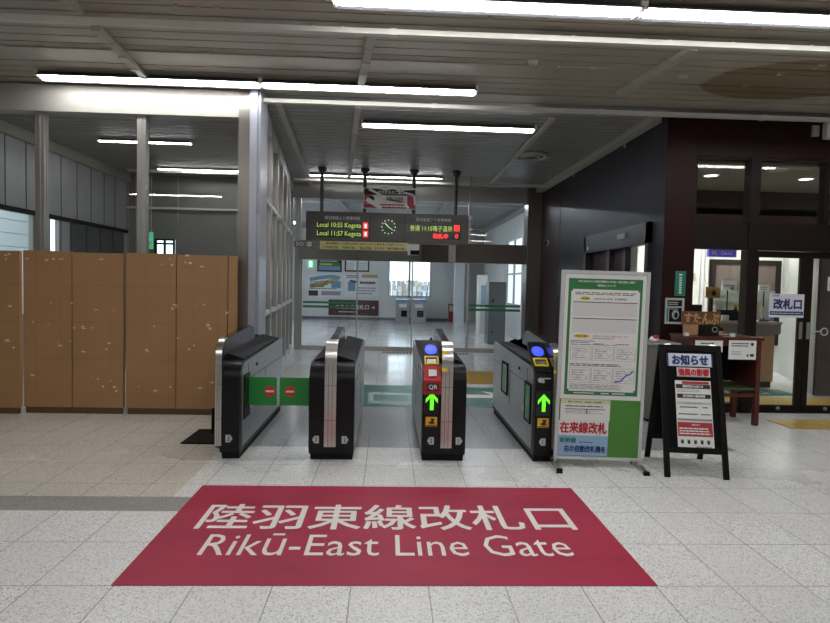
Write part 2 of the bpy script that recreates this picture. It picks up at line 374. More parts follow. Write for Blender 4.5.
# pale slatted wall added outside those windows in place of a bright room
bm = B()
for k in range(14): box(bm, -8.6, -8.5, 8.2, 15.9, .3*k-.5, .3*k-.21)
box(bm, -8.7, -8.6, 8.2, 15.9, -.5, 4.2)
tag(base(obj('bright_room_standin', bm, mat('bright_room_white', (.72, .75, .74, 1), .6)), (-8.6, 11.7, 0)), 'added pale slatted wall in place of the bright room behind the waiting room windows at far left', 'building')
bm = B(); YW = 13.6
wq = rect_y(155, 239, 175, 254, YW-.02); box(bm, XW, wq[0], YW, YW+.12, 0, HC); box(bm, wq[1], -2.2, YW, YW+.12, 0, HC); box(bm, wq[0], wq[1], YW, YW+.12, 0, wq[2]-.35); box(bm, wq[0], wq[1], YW, YW+.12, wq[3], HC)
for a_, b_ in ((113, 241),): box(bm, ony(a_, 209, YW).x, -2.2, YW-.1, YW, ony(180, 210, YW).z, ony(180, 208, YW).z, 2)
for px in (128, 136, 178): q = ony(px, 220, YW).x; box(bm, q-.012, q+.012, YW-.01, YW, 0, HC, 1)
struct('wall_waiting_room_back', bm, [mat('grey_back_wall', (.20, .20, .195, 1), .35, noise=.08, nscale=2), FRAME, WTRUNK])
x0, x1, z0, z1 = rect_y(155, 239, 175, 254, YW-.02); z0 -= .35
bm = rings(x0, x1, z0, z1, .035, YW-.06, YW-.01); box(bm, (x0+x1)/2-.02, (x0+x1)/2+.02, YW-.06, YW-.01, z0, z1); box(bm, x0, x1, YW-.06, YW-.01, z0+.55, z0+.59)
wf = struct('window_3', bm, MATTE); bm = B(); box(bm, x0+.03, x1-.03, YW-.03, YW-.005, z0+.03, z1-.03); obj('pane', bm, GLASS, wf)
x0, x1, z0, z1 = rect_y(149, 232, 152.5, 249, YW-.3)
o = thing('exit_sign', 'small green and white exit sign on the waiting room back wall', 'sign', (x0, YW-.3, z0)); bm = B(); cyl(bm, ((x0+x1)/2, YW-.275, z1), ((x0+x1)/2, YW-.275, HC), .01, n=8); obj('hanger', bm, TRUNK, o); bm = B(); box(bm, x0, x1, YW-.3, YW-.25, z0, z1); obj('sign_box', bm, mat('exit_green', (.06, .42, .2, 1), .5, emit=.5), o)
bm = B(); box(bm, x0+.01, x1-.01, YW-.305, YW-.3, z0+.08, z0+.16); obj('pictogram', bm, PAPER, o)
# glazing on the left at YG ----------------------------------------
xp0 = ony(240, 200, YG).x; xp1 = ony(262, 200, YG).x
bm = B(); box(bm, -10, xp0, YG-.1, YG+.06, HC-.33, HC-.03)
struct('trim_2', bm, mat('cream_beam', (.33, .32, .295, 1), .45))
mull = [ony(42, 180, YG).x, ony(143, 180, YG).x]
for i, x in enumerate(mull):
    bm = B(); box(bm, x-.05, x+.05, YG-.05, YG+.05, 0, HC-.33); box(bm, x-.01, x+.01, YG-.06, YG-.05, 0, HC-.33); struct('trim_%d' % (3+i), bm, FRAME)
xs = [XW_]+mull+[xp0]
bm = B()
for a, b in zip(xs, xs[1:]): box(bm, a+.05, b-.05, YG-.005, YG+.005, .05, HC-.33)
struct('window_4', bm, GLASS)
# stainless pillar and bright post at the entrance
bm = B(); xm = ony(250, 200, YG-.1).x
box(bm, xp0, xm, YG-.1, YG+.3, 0, HC); struct('pillar_left', bm, mat('warm_steel', (.26, .24, .22, 1), .32, .9, noise=.08, nscale=20, stretch=(1, 1, .05)))
bm = B(); box(bm, xm, xp1-.03, YG-.16, YG+.3, 0, HC-.0); box(bm, xp1-.03, xp1, YG-.12, YG+.3, 0, HC-.0); struct('trim_7', bm, mat('white_steel_post', (.40, .42, .48, 1), .35, .4), bevel=.006)
# left glass partition ---------------------------------------------
def PL(t, off=0.): return Vector((XL0+(XL1-XL0)*t+off, YG+.3+(YD-YG-.3)*t, 0))
part = thing('glass_partition', 'long steel framed glass partition along the left side of the gate passage', 'partition', PL(0)); part['kind'] = 'structure'
for k in ('label', 'category'): del part[k]
part.name = 'window_5'; WM['window_5'] = Matrix.Translation(PL(0))
bm = B()
for k in range(7):
    t = k/6; a = PL(t); box(bm, a.x-.04, a.x+.04, a.y-.05, a.y+.05, 0, HC-.02)
obj('posts', bm, FRAME, part)
bm = B()
for z, h in ((.06, .12), (1.12, .06), (2.6, .06), (HC-.12, .2)):
    bar(bm, PL(0)+Vector((0, 0, z)), PL(1)+Vector((0, 0, z)), .07, h)
obj('rails', bm, FRAMEL, part)
bm = B(); bar(bm, PL(0)+Vector((0, 0, HC/2)), PL(1)+Vector((0, 0, HC/2)), .008, HC-.3); obj('pane', bm, GLASS, part)
# waiting room side panel behind partition low part
# right wall of the passage -----------------------------------------
d0, d1 = onx(652, 240, XR).y, onx(587, 240, XR).y; dz = 2.43
bm = B()
box(bm, XR, XR+.15, YF-.058, d0, 0, HC); box(bm, XR, XR+.15, d1, 12.4, 0, HC); box(bm, XR, XR+.15, d0, d1, dz, HC)
struct('wall_passage_right', bm, SIDEWALL)
bm = B(); box(bm, XR-.004, XR+.15, 12.4, YD, 0, HC); struct('wall_passage_end', bm, MAROON)
bm = B(); 
for k in range(2): box(bm, XR-.03, XR-.004, 9+k*2.5, 9.02+k*2.5, 3.6, 3.7)
bar(bm, (XR-.08, YF+.1, HC-.04), (XR-.08, YD-.2, HC-.04), .14, .1); struct('trim_8', bm, TRUNK)
# side door in the right wall
bm = B()
box(bm, XR-.05, XR+.1, d0, d0+.1, 0, dz); box(bm, XR-.05, XR+.1, d1-.1, d1, 0, dz); box(bm, XR-.05, XR+.1, d0, d1, dz-.28, dz)
box(bm, XR-.06, XR-.05, d0+.1, d1-.1, dz-.29, dz-.25); box(bm, XR, XR+.08, d0+1.55, d0+1.68, 0, dz-.28); box(bm, XR, XR+.08, d0+.9, d0+1.0, 0, dz-.28)
dr = struct('door_1', bm, mat('black_door_frame', (.02, .019, .02, 1), .35))
bm = B(); box(bm, XR+.05, XR+.06, d0+.1, d0+.9, .05, dz-.28); obj('glass_leaf', bm, GLASS, dr)
bm = B(); box(bm, XR+.05, XR+.08, d0+1.0, d1-.1, .02, dz-.28); obj('leaf', bm, MAROON, dr)
bm = B(); box(bm, XR-.075, XR-.05, d0+.75, d0+1.05, dz-.16, dz-.09); obj('sensor', bm, mat('grey_plastic', (.2, .2, .2, 1), .4), dr)
bm = B(); box(bm, XR-.06, XR-.045, d1-.25, d1-.2, dz-.24, dz-.18); obj('indicator', bm, PAPER, dr)
# ticket office front -----------------------------------------------
def fx(px, py=300): return ony(px, py, YF).x
def fz(px, py): return ony(px, py, YF).z
xA = XR+.0; xB = fx(691, 250); xM0, xM1 = fx(745.5, 250), fx(755, 250)
zTop = fz(750, 158); zT1 = fz(750, 223); zT0 = fz(745, 250)
bm = B()
box(bm, XR+.002, xB, YF-.06, YF+.14, 0, HC); box(bm, xB, 10, YF-.05, YF+.14, zTop, HC)
struct('wall_ticket_office_front', bm, MAROON)
XD1 = fx(806, 330); XD0 = xM1
bm = B()
box(bm, xB, 10, YF-.04, YF+.1, zT0, zT1)                      # transom
box(bm, xM0, xM1, YF-.06, YF+.1, 0, zTop)                      # mullion
box(bm, xB, 10, YF-.03, YF+.1, zTop-.03, zTop)
box(bm, xB, xB+.03, YF-.03, YF+.1, 0, zTop)
box(bm, fx(824, 190), fx(824, 190)+.06, YF-.02, YF+.1, zT1, zTop); box(bm, xB, xM0, YF-.04, YF+.1, 0, .12)
box(bm, xM1, 10, YF-.02, YF+.12, 0, .03)
struct('trim_9', bm, mat('dark_bronze_frame', (.014, .009, .008, 1), .45, spec=.2))
bm = B(); box(bm, xB, xM0, YF+.02, YF+.03, .12, zT0); box(bm, xB, xM0, YF+.02, YF+.03, zT1, zTop-.03); box(bm, xM1, 10, YF+.02, YF+.03, zT1, zTop-.03)
struct('window_6', bm, glass_material('office_glass', ior=1.3))
FR2 = MC['dark_bronze_frame']
for i, (a, b) in enumerate(((XD0+.005, XD1-.004), (XD1+.004, XD1+.95))):
    bm = rings(a, b, .01, zT0-.005, .08, YF+.04, YF+.08)
    dr = struct('door_%d' % (2+i), bm, FR2)
    bm = B(); box(bm, a+.08, b-.08, YF+.055, YF+.065, .09, zT0-.085); obj('pane', bm, GLASS, dr)
    hx = b-.045 if i == 0 else a+.045
    bm = B(); box(bm, hx-.022, hx+.022, YF+.025, YF+.04, .95, 1.17); obj('door_handle', bm, STEEL, dr, bevel=.006)
    bm = B(); cyl(bm, (hx-.25 if i == 0 else hx+.28, YF+.03, .05), (hx-.25 if i == 0 else hx+.28, YF+.042, .05), .025); obj('lock', bm, STEEL, dr)
    if i == 1:
        bm = B(); torus(bm, (a+.27, YF+.045, 1.05), .045, .008, 'y'); box(bm, a+.09, a+.22, YF+.045, YF+.055, 1.045, 1.06); obj('ring_sticker', bm, LTINK, dr)
# small fixtures on the fascia
x0, x1, z0, z1 = rect_y(811, 126, 817.5, 137, YF-.05)
o = thing('wall_switch', 'small beige box on the dark fascia above the ticket office door', 'switch', (x0, YF-.05, z0)); bm = B(); box(bm, x0, x1, YF-.09, YF-.05, z0, z1); obj('case', bm, TRUNK, o, bevel=.005)
bm = B(); cyl(bm, ((x0+x1)/2, YF-.07, z1), ((x0+x1)/2, YF-.06, z1+.03), .005); obj('cable', bm, MATTE, o)
x0, x1, z0, z1 = rect_y(822, 124, 836, 140, YF-.05)
o = thing('wall_speaker', 'white box with a dark opening at the right edge of the fascia', 'speaker', (x0, YF-.05, z0)); bm = B(); box(bm, x0, x1, YF-.15, YF-.05, z0, z1); obj('case', bm, WHITE, o, bevel=.008)
bm = B(); box(bm, x0+.09, x1-.01, YF-.156, YF-.15, z0+.07, z1-.03); obj('grille', bm, MATTE, o)
# vestibule and office behind the glass
YV = 9.6; ZV = 3.12
bm = B(); box(bm, XR+.15, 10, YF+.14, YV, ZV, ZV+.1); box(bm, XR+.15, 10, YV, 13.2, 2.75, 2.85)
struct('ceiling_office', bm, mat('beige_ceiling', (.20, .17, .12, 1), .5))
bm = B(); box(bm, 4.4, 10, YV, YV+.1, 2.25, ZV); struct('wall_bulkhead', bm, mat('dark_red_wall', (.05, .014, .016, 1), .5))
OW = mat('office_white', (.74, .74, .70, 1), .5)
YO = 11.6
bm = B(); box(bm, XR+.15, 10, YO, YO+.1, 0, 2.8); box(bm, XR+.15, XR+.25, 9.05, YO, 0, 2.8)
struct('wall_office', bm, OW)
xw = ony(796, 330, 9.3).x
bm = B(); poly(bm, [(ony(779, 330, YO).x, YO-.01, 0), (xw+.1, 9.0, 0), (xw+.1, 9.0, 2.3), (ony(779, 330, YO).x, YO-.01, 2.8)])
bmesh.ops.solidify(bm, geom=bm.faces[:], thickness=.06); struct('wall_office_right', bm, OW)
bm = B(); x0 = ony(811, 300, 9.2).x; box(bm, x0, 10, 9.0, 9.1, 0, 2.3); struct('wall_brown_panel', bm, mat('brown_panel', (.07, .04, .035, 1), .5))
# dark framed counter window on the office wall
x0, x1, z0, z1 = rect_y(709, 260, 779, 345, YO-.03)
bm = rings(x0, x1, z0, z1, .09, YO-.06, YO); box(bm, ony(741, 300, YO).x, ony(741, 300, YO).x+.06, YO-.06, YO, z0, z1)
wf = struct('window_7', bm, FR2); bm = B(); box(bm, x0+.05, x1-.05, YO-.03, YO-.01, z0+.05, z1-.05); obj('blind', bm, mat('brown_blind', (.13, .10, .085, 1), .5, noise=.2, nscale=9, stretch=(1, 1, .1)), wf)
bm = B(); x0 = ony(697, 300, YO-.1).x; x1 = ony(707, 300, YO-.1).x
for k in range(3): box(bm, x0+k*(x1-x0)/3, x0+(k+.6)*(x1-x0)/3, YO-.09-.03*k, YO, 0, 2.75)
struct('trim_10', bm, WHITE)
# door wall at the back of the passage --------------------------------
cx0, cx1 = ony(526.5, 270, YD-.3).x, XR+.0
bm = B(); box(bm, cx0, cx1, YD-.3, YD+.1, 0, HC); struct('pillar_right', bm, DARKSTEEL)
bm = B(); xl = ony(299, 300, YD).x
z1 = ony(415, 187, YD-.1).z; z0 = ony(415, 201, YD-.1).z
box(bm, xl-.4, cx0, YD-.12, YD+.1, z0, HC); struct('trim_11', bm, FRAME)
zh1 = ony(500, 245, YD).z; zh0 = ony(500, 264, YD).z
bm = B(); box(bm, xl, cx0, YD-.1, YD+.1, zh0, zh1); struct('trim_12', bm, mat('steel_header', (.28, .27, .26, 1), .3, .8, noise=.15, nscale=2))
bm = B(); box(bm, ony(421, 255, YD).x, ony(448, 255, YD).x, YD-.115, YD-.1, zh0, zh1-.04); box(bm, ony(455, 255, YD).x, cx0, YD-.12, YD-.1, zh0+.01, zh1); struct('trim_14', bm, mat('brown_header', (.10, .08, .065, 1), .4, .5))
dx = [ony(p, 300, YD).x for p in (300, 357, 412, 467.5, 526.5)]
bm = B()
for i, x in enumerate((dx[0]+.02, dx[1], dx[2], dx[3], dx[4]-.03)):
    t = .03 if i in (1, 2) else .05
    box(bm, x-t/2, x+t/2, YD-.03, YD+.03, .0, zh0)
box(bm, dx[0], dx[4], YD-.04, YD+.04, 0, .1); box(bm, dx[3]-.03, dx[3]+.03, YD-.04, YD+.04, zh1, z0); box(bm, xl-.1, xl+.03, YD-.06, YD+.06, 0, z0)
dw = struct('door_4', bm, FRAME)
bm = B(); box(bm, dx[0], dx[4], YD-.004, YD+.004, .1, zh0); box(bm, dx[0], dx[4], YD-.004, YD+.004, zh1, z0); obj('pane', bm, GLASS, dw)
for a, b, z in ((303, 356, 303), (468.5, 520, 306.5)):
    bm = B(); p0 = ony(a, z, YD); p1 = ony(b, z, YD)
    box(bm, p0.x, p1.x, YD-.012, YD-.006, p0.z-.0, p0.z+.05); box(bm, p0.x, p1.x, YD-.012, YD-.006, p0.z-.10, p0.z-.045); obj('green_stripe', bm, mat('stripe_green', (.02, .20, .08, 1), .4), dw)
bm = B()
for k in range(26): box(bm, -.1+k*.075, -.06+k*.075, YD-.45, YD-.2, .0, .004)
obj('track_grate', bm, GROOVE, dw)
x0, x1, z0_, z1_ = rect_y(408, 244, 419, 255, YD-.2)
bm = B(); box(bm, x0, x1, YD-.28, YD-.1, z0_, z1_); box(bm, x0+.05, x1, YD-.285, YD-.28, z0_, z0_+.1, 1); obj('sensor', bm, [WHITE, MATTE], dw)
# =================================================== CONCOURSE beyond the doors
CW = mat('concourse_white', (.72, .73, .72, 1), .45)
wx0, wx1, wz0, wz1 = rect_y(388.5, 260, 431, 297, YB)
bm = B(); xc0, xc1 = -3.9, 3.85
box(bm, xc0, wx0, YB, YB+.2, 0, HC+.1); box(bm, wx1, xc1, YB, YB+.2, 0, HC+.1); box(bm, wx0, wx1, YB, YB+.2, 0, wz0)
hx0, hx1, hz0, hz1 = rect_y(420, 241, 432, 249, YB)
box(bm, wx0, wx1, YB, YB+.2, wz1, hz0); box(bm, wx0, hx0, YB, YB+.2, hz0, hz1); box(bm, wx0, wx1, YB, YB+.2, hz1, HC+.1)
struct('wall_concourse_back', bm, CW)
bm = rings(wx0, wx1, wz0, wz1, .05, YB+.02, YB+.08); box(bm, (wx0+wx1)/2-.06, (wx0+wx1)/2+.03, YB+.02, YB+.08, wz0, wz1)
wf = struct('window_8', bm, FRAME); bm = B(); box(bm, wx0, wx1, YB+.045, YB+.05, wz0, wz1); obj('pane', bm, GLASS, wf)
bm = rings(hx0, hx1, hz0, hz1, .03, YB+.02, YB+.08); wf = struct('window_9', bm, FRAMEL); bm = B(); box(bm, hx0, hx1, YB+.045, YB+.05, hz0, hz1); obj('pane', bm, GLASS, wf)
bm = B(); box(bm, xc0-.1, xc0, YD, YB, 0, HC+.1); struct('wall_concourse_left', bm, CW)
# right wall with a long clerestory and windows
bm = B(); box(bm, xc1, xc1+.12, YD, YB, 0, 1.0); box(bm, xc1, xc1+.12, YD, YB, 3.0, HC+.1); box(bm, xc1, xc1+.12, 20.5, YB, 1, 3.0); box(bm, xc1, xc1+.12, YD, 15.6, 1, 3.0)
struct('wall_concourse_right', bm, CW)
bm = B()
for k in range(5): box(bm, xc1+.03, xc1+.09, 15.6+k*1.2, 15.66+k*1.2, 1, 3.0)
box(bm, xc1+.03, xc1+.09, 15.6, 20.5, 1.9, 1.96); wf = struct('window_10', bm, FRAMEL); bm = B(); box(bm, xc1+.05, xc1+.056, 15.6, 20.5, 1, 3.0); obj('pane', bm, GLASS, wf)
bm = B(); box(bm, xc0, xc1, YB-.03, YB, 0, .12); struct('baseboard_back', bm, mat('grey_skirting', (.16, .17, .18, 1), .5))
bm = B(); x = ony(459, 290, 24.5).x; box(bm, x-.19, x+.19, 24.3, 24.7, 0, HC+.05); struct('pillar_concourse', bm, mat('blue_white_column', (.75, .79, .84, 1), .4))
bm = B(); x0, x1, z0, z1 = rect_y(463, 255, 478, 322, 25.2); box(bm, x0, x1+.3, 25.0, 25.3, 0, HC); struct('pillar_grey', bm, mat('grey_column', (.35, .35, .34, 1), .5))
# ceiling battens in the concourse
bm = B(); box(bm, xc0, xc1, 17.3, 17.4, HC-.02, HC+.05); bar(bm, (-1.5, YD+.1, HC), (-1.0, YB-.5, HC), .1, .06); bar(bm, (1.6, YD+.1, HC), (1.3, YB-.5, HC), .1, .06); bar(bm, (xc1-.1, YD+.1, HC-.02), (xc1-.1, YB-.1, HC-.02), .25, .12)
struct('trim_13', bm, mat('grey_batten', (.3, .3, .3, 1), .5))
# =================================================== CEILING details
ZC = HC-.03
def trunk(a, b, w=.075, h=.05, z=None, m=TRUNK, name='cable_trunking', label=''):
    o = B(); bar(o, a, b, w, h); n = 4
    for k in range(1, n):
        q = Vector(a).lerp(Vector(b), k/n); d = (Vector(b)-Vector(a)).normalized()*.03; bar(o, q-d, q+d, w+.012, h+.012)
    r = obj(name, o, m); base(r, Vector(a)); return tag(r, label, 'cable duct', 'cable ducts running across the plank ceiling')
TL = [((60, -8), (81, 15), 'short piece of ceiling trunking at the top left corner of the view'),
      ((96, 28), (146, 78), 'slanting ceiling trunking above the light over the cardboard screens'),
      ((372, 33), (361, 84), 'near trunking running between the two long ceiling lamps'),
      ((694, 48), (619, 94), 'slanting ceiling trunking beside the brown water stain'),
      ((279, 104), (311, 184), 'ceiling trunking beside the left glass partition in the gate passage'),
      ((358, 106), (349, 177), 'ceiling trunking left of the short lamp in the gate passage'),
      ((552, 119), (488, 185), 'ceiling trunking passing the round air vent')]
for a, b, l in TL: trunk(onz(a[0], a[1], ZC), onz(b[0], b[1], ZC), label=l)
trunk((-9.5, 5.33, ZC-.062), (9.5, 5.33, ZC-.062), .065, .045, m=WTRUNK, label='long cream cable duct across the ceiling behind the nearest lamps')
trunk((xp1, 7.44, ZC-.062), (6.5, 7.44, ZC-.062), .065, .045, m=WTRUNK, label='cream cable duct across the passage entrance')
trunk((-2.0, 13.0, ZC-.062), (3.3, 13.0, ZC-.062), .065, .045, m=WTRUNK, label='farthest cream cable duct crossing above the train departure board')
trunk((XW+.3, 12.9, ZC), (-2.3, 12.9, ZC), .07, .05, m=WTRUNK, label='cream cable duct crossing the waiting room ceiling by its back wall')
for i, (y, l) in enumerate(((3.3, 'a'), (6.35, 'b'), (7.3, 'c'))):
    bm = B(); box(bm, -9.9, 9.9, y-.14, y+.14, HC-.012, HC-.002); struct('trim_%d' % (20+i), bm, MAT_CEIL)
# clips on the planks
bm = B()
for k in range(60):
    x = random.uniform(-4.5, 5); y = random.choice((3.45, 5.15, 5.45, 6.2, 7.15)); box(bm, x-.015, x+.015, y-.01, y+.01, HC-.02, HC-.001)
c = struct('trim_30', bm, TRUNK)
# round air vent
c = onz(531, 154, HC)
o = thing('air_vent', 'round ceiling air vent above the right side of the gate passage', 'vent', (c.x, c.y, HC-.04))
bm = B(); torus(bm, (c.x, c.y, HC-.03), .25, .035); torus(bm, (c.x, c.y, HC-.05), .15, .025); obj('rings', bm, mat('vent_grey', (.34, .33, .30, 1), .4), o, smooth=True)
bm = B(); cyl(bm, (c.x, c.y, HC-.045), (c.x, c.y, HC-.005), .11, .2, 32); obj('core', bm, MATTE, o)
# sprinkler heads / detectors
for px, py, l in ((533, 61, 'small round ceiling detector between the two long lamps'), (683, 75, 'small round fitting on the brown water stain of the ceiling')):
    c = onz(px, py, HC); o = thing('smoke_detector', l, 'detector', (c.x, c.y, HC)); bm = B(); cyl(bm, (c.x, c.y, HC-.04), (c.x, c.y, HC), .035, .06, 20); obj('dome', bm, TRUNK, o)
    bm = B(); torus(bm, (c.x, c.y, HC-.005), .065, .008, n=24); obj('rim', bm, GREYINK, o)
# =================================================== LAMPS
LAMP = mat('lamp_diffuser', (1.0, .99, .97, 1), .5, emit=TUBE)
COOL = mat('daylight_standin_cool', (.80, .90, 1.0, 1), .5, emit=TUBE*1.9)
def make_lamp(name, label, length, m, w=.2):
    o = thing(name, label, 'ceiling lamp', (0, 0, 0), group=None)
    bm = B(); L = length/2
    prism(bm, [(-.05, 0), (-.125, -.055), (-.12, -.06), (-.05, -.03), (.05, -.03), (.12, -.06), (.125, -.055), (.05, 0)], 'x', -L, L); obj('housing', bm, mat('lamp_reflector', (.12, .125, .14, 1), .5), o, local=True)
    bm = B(); prism(bm, [(-.034, -.0301), (-.034, -.066), (-.024, -.076), (.024, -.076), (.034, -.066), (.034, -.0301)], 'x', -L+.02, L-.02); obj('diffuser', bm, m, o, local=True)
    for s in (-1, 1): bm = B(); box(bm, s*L-.012, s*L+.012, -w/2, w/2, -.06, 0); obj('end_cap', bm, WHITE, o, local=True)
    return o
L0 = make_lamp('ceiling_lamp', '', 2.36, LAMP)
def lamp(src, x, y, z, label, group='long fluorescent ceiling lamps', first=[False]):
    o = src if not first[0] else copy_tree(src)
    first[0] = True
    o.location = (x, y, z); o['label'] = label; o['group'] = group; return o
ya = 4.86
lamp(L0, .72, ya, HC, 'nearest long ceiling lamp starting at the top centre of the view')
lamp(L0, 3.11, ya, HC, 'long ceiling lamp at the top right, continuing the nearest one')
lamp(L0, 5.5, ya, HC, 'long ceiling lamp of the nearest row, out beyond the right edge')
lamp(L0, -2.63, 7.0, HC, 'long ceiling lamp over the left cardboard screens')
lamp(L0, -.25, 7.0, HC, 'long ceiling lamp over the entrance between the left fare gates')
lamp(L0, .78, 8.58, HC, 'single ceiling lamp inside the gate passage')
lamp(L0, -.3, 12.75, HC, 'slim ceiling lamp deep in the gate passage near the departure board').scale = (1.15, .35, .7)
for x, y, l in ((-3, 2.1, 'left added lamp of the unseen row above the camera'), (0, 2.1, 'middle added lamp of the unseen row above the camera'), (3, 2.1, 'right added lamp of the unseen row above the camera'), (-5.5, -1.5, 'left added lamp of the unseen row behind the camera'), (0, -1.5, 'middle added lamp of the unseen row behind the camera'), (5, -1.5, 'right added lamp of the unseen row behind the camera')):
    lamp(L0, x, y, HC, l)  # unseen lamp rows added to light the foreground floor
lamp(L0, -3.93, 10.2, HC, 'short waiting room ceiling lamp seen through the upper left glazing').scale = (.62, .5, .6)
lamp(L0, -3.4, 12.65, HC, 'slim waiting room ceiling lamp nearest the back wall').scale = (1.05, .3, .5)
L1 = make_lamp('ceiling_lamp', '', 2.36, COOL)  # added lamps, kept out of sight, standing in for daylight in the concourse
first2 = [False]
for x, y, l in ((-2.2, 16.5, 'front left added concourse lamp standing in for daylight beyond the glass doors'), (1.6, 16.5, 'front right added concourse lamp standing in for daylight beyond the glass doors'), (-3.6, 18.2, 'added concourse lamp standing in for daylight along the left wall, nearer one'), (-3.6, 22.5, 'added concourse lamp standing in for daylight along the left wall, farther one')):
    q = lamp(L1, x, y, HC+.05, l, 'added cool lamps standing in for concourse daylight', first2)
    if x < -3: q.rotation_euler = (0, 0, PI/2)
# unseen panels added to brighten the office, then the downlights
for i, (x, y) in enumerate(((5.2, 10.7), (7.2, 10.7))):
    o = thing('added_office_light', ('added square light panel brightening the left of the ticket office counter', 'added square light panel brightening the right of the ticket office')[i], 'ceiling lamp', (x, y, 2.75)); bm = B(); box(bm, x-.3, x+.3, y-.3, y+.3, 2.73, 2.75); obj('diffuser', bm, mat('office_fill_light', (.98, 1, .93, 1), .5, emit=24), o)
for px, py, l in ((711, 175, 'left round downlight behind the upper office glazing'), (806, 178.5, 'right round downlight behind the upper office glazing')):
    c = onz(px, py, ZV); o = thing('downlight', l, 'ceiling lamp', (c.x, c.y, ZV)); bm = B(); cyl(bm, (c.x, c.y, ZV-.006), (c.x, c.y, ZV), .085, n=24); obj('lens', bm, mat('downlight_lens', (1, 1, .95, 1), .5, emit=5), o)
    bm = B(); torus(bm, (c.x, c.y, ZV-.004), .095, .012); obj('rim', bm, WHITE, o)
c = onz(778, 170, ZV); o = thing('ceiling_speaker', 'round pale ceiling disc between the two downlights', 'speaker', (c.x, c.y, ZV)); bm = B(); cyl(bm, (c.x, c.y, ZV-.012), (c.x, c.y, ZV), .12, n=28); obj('cover', bm, TRUNK, o)
# =================================================== FLOOR GRAPHIC
def vec(a): return Vector(a)
a, b = onz(203, 487), onz(571, 487); c_, d_ = onz(108, 586), onz(656, 586)
mx = (a.x+b.x+c_.x+d_.x)/4; mw_ = 2.805; my0 = (c_.y+d_.y)/2; my1 = (a.y+b.y)/2
o = thing('floor_graphic', 'large crimson floor sticker with white Japanese and English gate lettering', 'floor sign', (mx, (my0+my1)/2, 0))
RED = mat('crimson_vinyl', (.40, .022, .065, 1), .5, spec=.3, noise=.14, nscale=2.2, stretch=(.5, 1.6, 1))
FW = mat('lettering_white', (.85, .80, .78, 1), .5)
bm = B(); box(bm, mx-mw_/2, mx+mw_/2, my0, my1, .0005, .003); obj('sheet', bm, RED, o)
def ftext(s, x0, y0, x1, y1, bold, name):
    m = (y0+y1)/2; A = onz(x0, m); Bq = onz(x1, m); t = onz((x0+x1)/2, y0); q = onz((x0+x1)/2, y1)
    bm = B(); text(bm, s, ((A.x+Bq.x)/2, (t.y+q.y)/2, .0042), (1, 0, 0), (0, 1, 0), .3, Bq.x-A.x, 'C', 0, bold, t.y-q.y)
    return obj(name, bm, FW, o)
ftext('陸羽東線改札口', 202, 505.5, 569, 530.5, .012, 'japanese_lettering'); ftext('Rikū-East Line Gate', 203.5, 534.5, 568, 556.5, 0, 'english_lettering')
# direction mats inside the gate
def fl(px, py): return onz(px, py)
o = thing('direction_mat', 'dark green floor sticker with a white arrow behind the right passage', 'floor sign', (1.35, 8.2, 0))
p0, p1 = fl(462, 407), fl(503, 388)
bm = B(); prism(bm, [(p0.x, p0.y), (p1.x+.3, p0.y), (p1.x+.3, p1.y), (p0.x, p1.y)], 'z', .0005, .003); obj('sheet', bm, mat('deep_green_vinyl', (.01, .13, .08, 1), .3), o)
bm = B(); w2 = (p1.y-p0.y); cx = p0.x+.62; cy = (p0.y+p1.y)/2
poly(bm, [(cx-.55, cy-.12, .0042), (cx-.1, cy-.12, .0042), (cx-.2, cy-.42, .0042), (cx+.35, cy, .0042), (cx-.2, cy+.42, .0042), (cx-.1, cy+.12, .0042), (cx-.55, cy+.12, .0042)])
obj('arrow', bm, FW, o)
o = thing('direction_mat', 'long green and white floor sticker behind the middle passage', 'floor sign', (0, 8, 0))
p0, p1 = fl(357, 406), fl(421, 386)
bm = B(); box(bm, p0.x, p1.x+.1, p0.y, p1.y, .0005, .003); obj('sheet', bm, mat('pale_teal_vinyl', (.38, .50, .47, 1), .15), o)
bm = B(); hh = p1.y-p0.y; box(bm, p0.x, p1.x+.1, p0.y, p0.y+.1*hh, .003, .0042); box(bm, p0.x, p1.x+.1, p0.y+.62*hh, p1.y, .003, .0042); box(bm, p0.x, p0.x+.12, p0.y+.1*hh, p0.y+.62*hh, .003, .0042)
obj('green_border', bm, MC['deep_green_vinyl'], o)
bm = B(); text(bm, '陸羽東線のりば', ((p0.x+p1.x)/2+.1, p0.y+.36*hh, .005), (1, 0, 0), (0, 1, 0), .3, .7, 'C', 0, .01, .3*hh); obj('lettering', bm, MC['deep_green_vinyl'], o)
TACT = mat('tactile_yellow', (.50, .33, .06, 1), .5)
def tactile(x0, x1, y0, y1, label):
    o = thing('tactile_paving', label, 'tactile paving', (x0, y0, 0)); bm = B(); box(bm, x0, x1, y0, y1, .0005, .005); obj('base', bm, TACT, o)
    bm = B(); n = int((x1-x0)/.075); k = 0; nn = int((y1-y0)/.3)
    for i in range(max(1, n)):
        for j in range(max(1, nn)): box(bm, x0+.03+i*.075, x0+.055+i*.075, y0+.02+j*.3, y0+.27+j*.3, .005, .008)
    q = obj('ridges', bm, TACT, o); q['kind'] = 'stuff'
p0 = fl(470, 384); p1 = fl(494, 372)
tactile(p0.x-.1, p1.x+.2, p0.y, p1.y, 'yellow tactile paving strip far behind the right fare gates')
p0 = fl(782, 429); p1 = fl(800, 420)
tactile(p0.x+.12, 7.6, p0.y, p1.y, 'yellow tactile paving in front of the ticket office door')
p0 = fl(760, 408); p1 = fl(760, 402)
tactile(4.3, 7.6, 8.25, 8.8, 'bright yellow tactile paving just inside the ticket office door')
o = thing('office_mat', 'green and white floor mat inside the ticket office', 'floor mat', (5.2, 8.9, 0)); bm = B(); box(bm, 4.75, 6.2, 8.98, 9.5, .0005, .006); obj('sheet', bm, mat('mat_green', (.05, .22, .12, 1), .6), o)
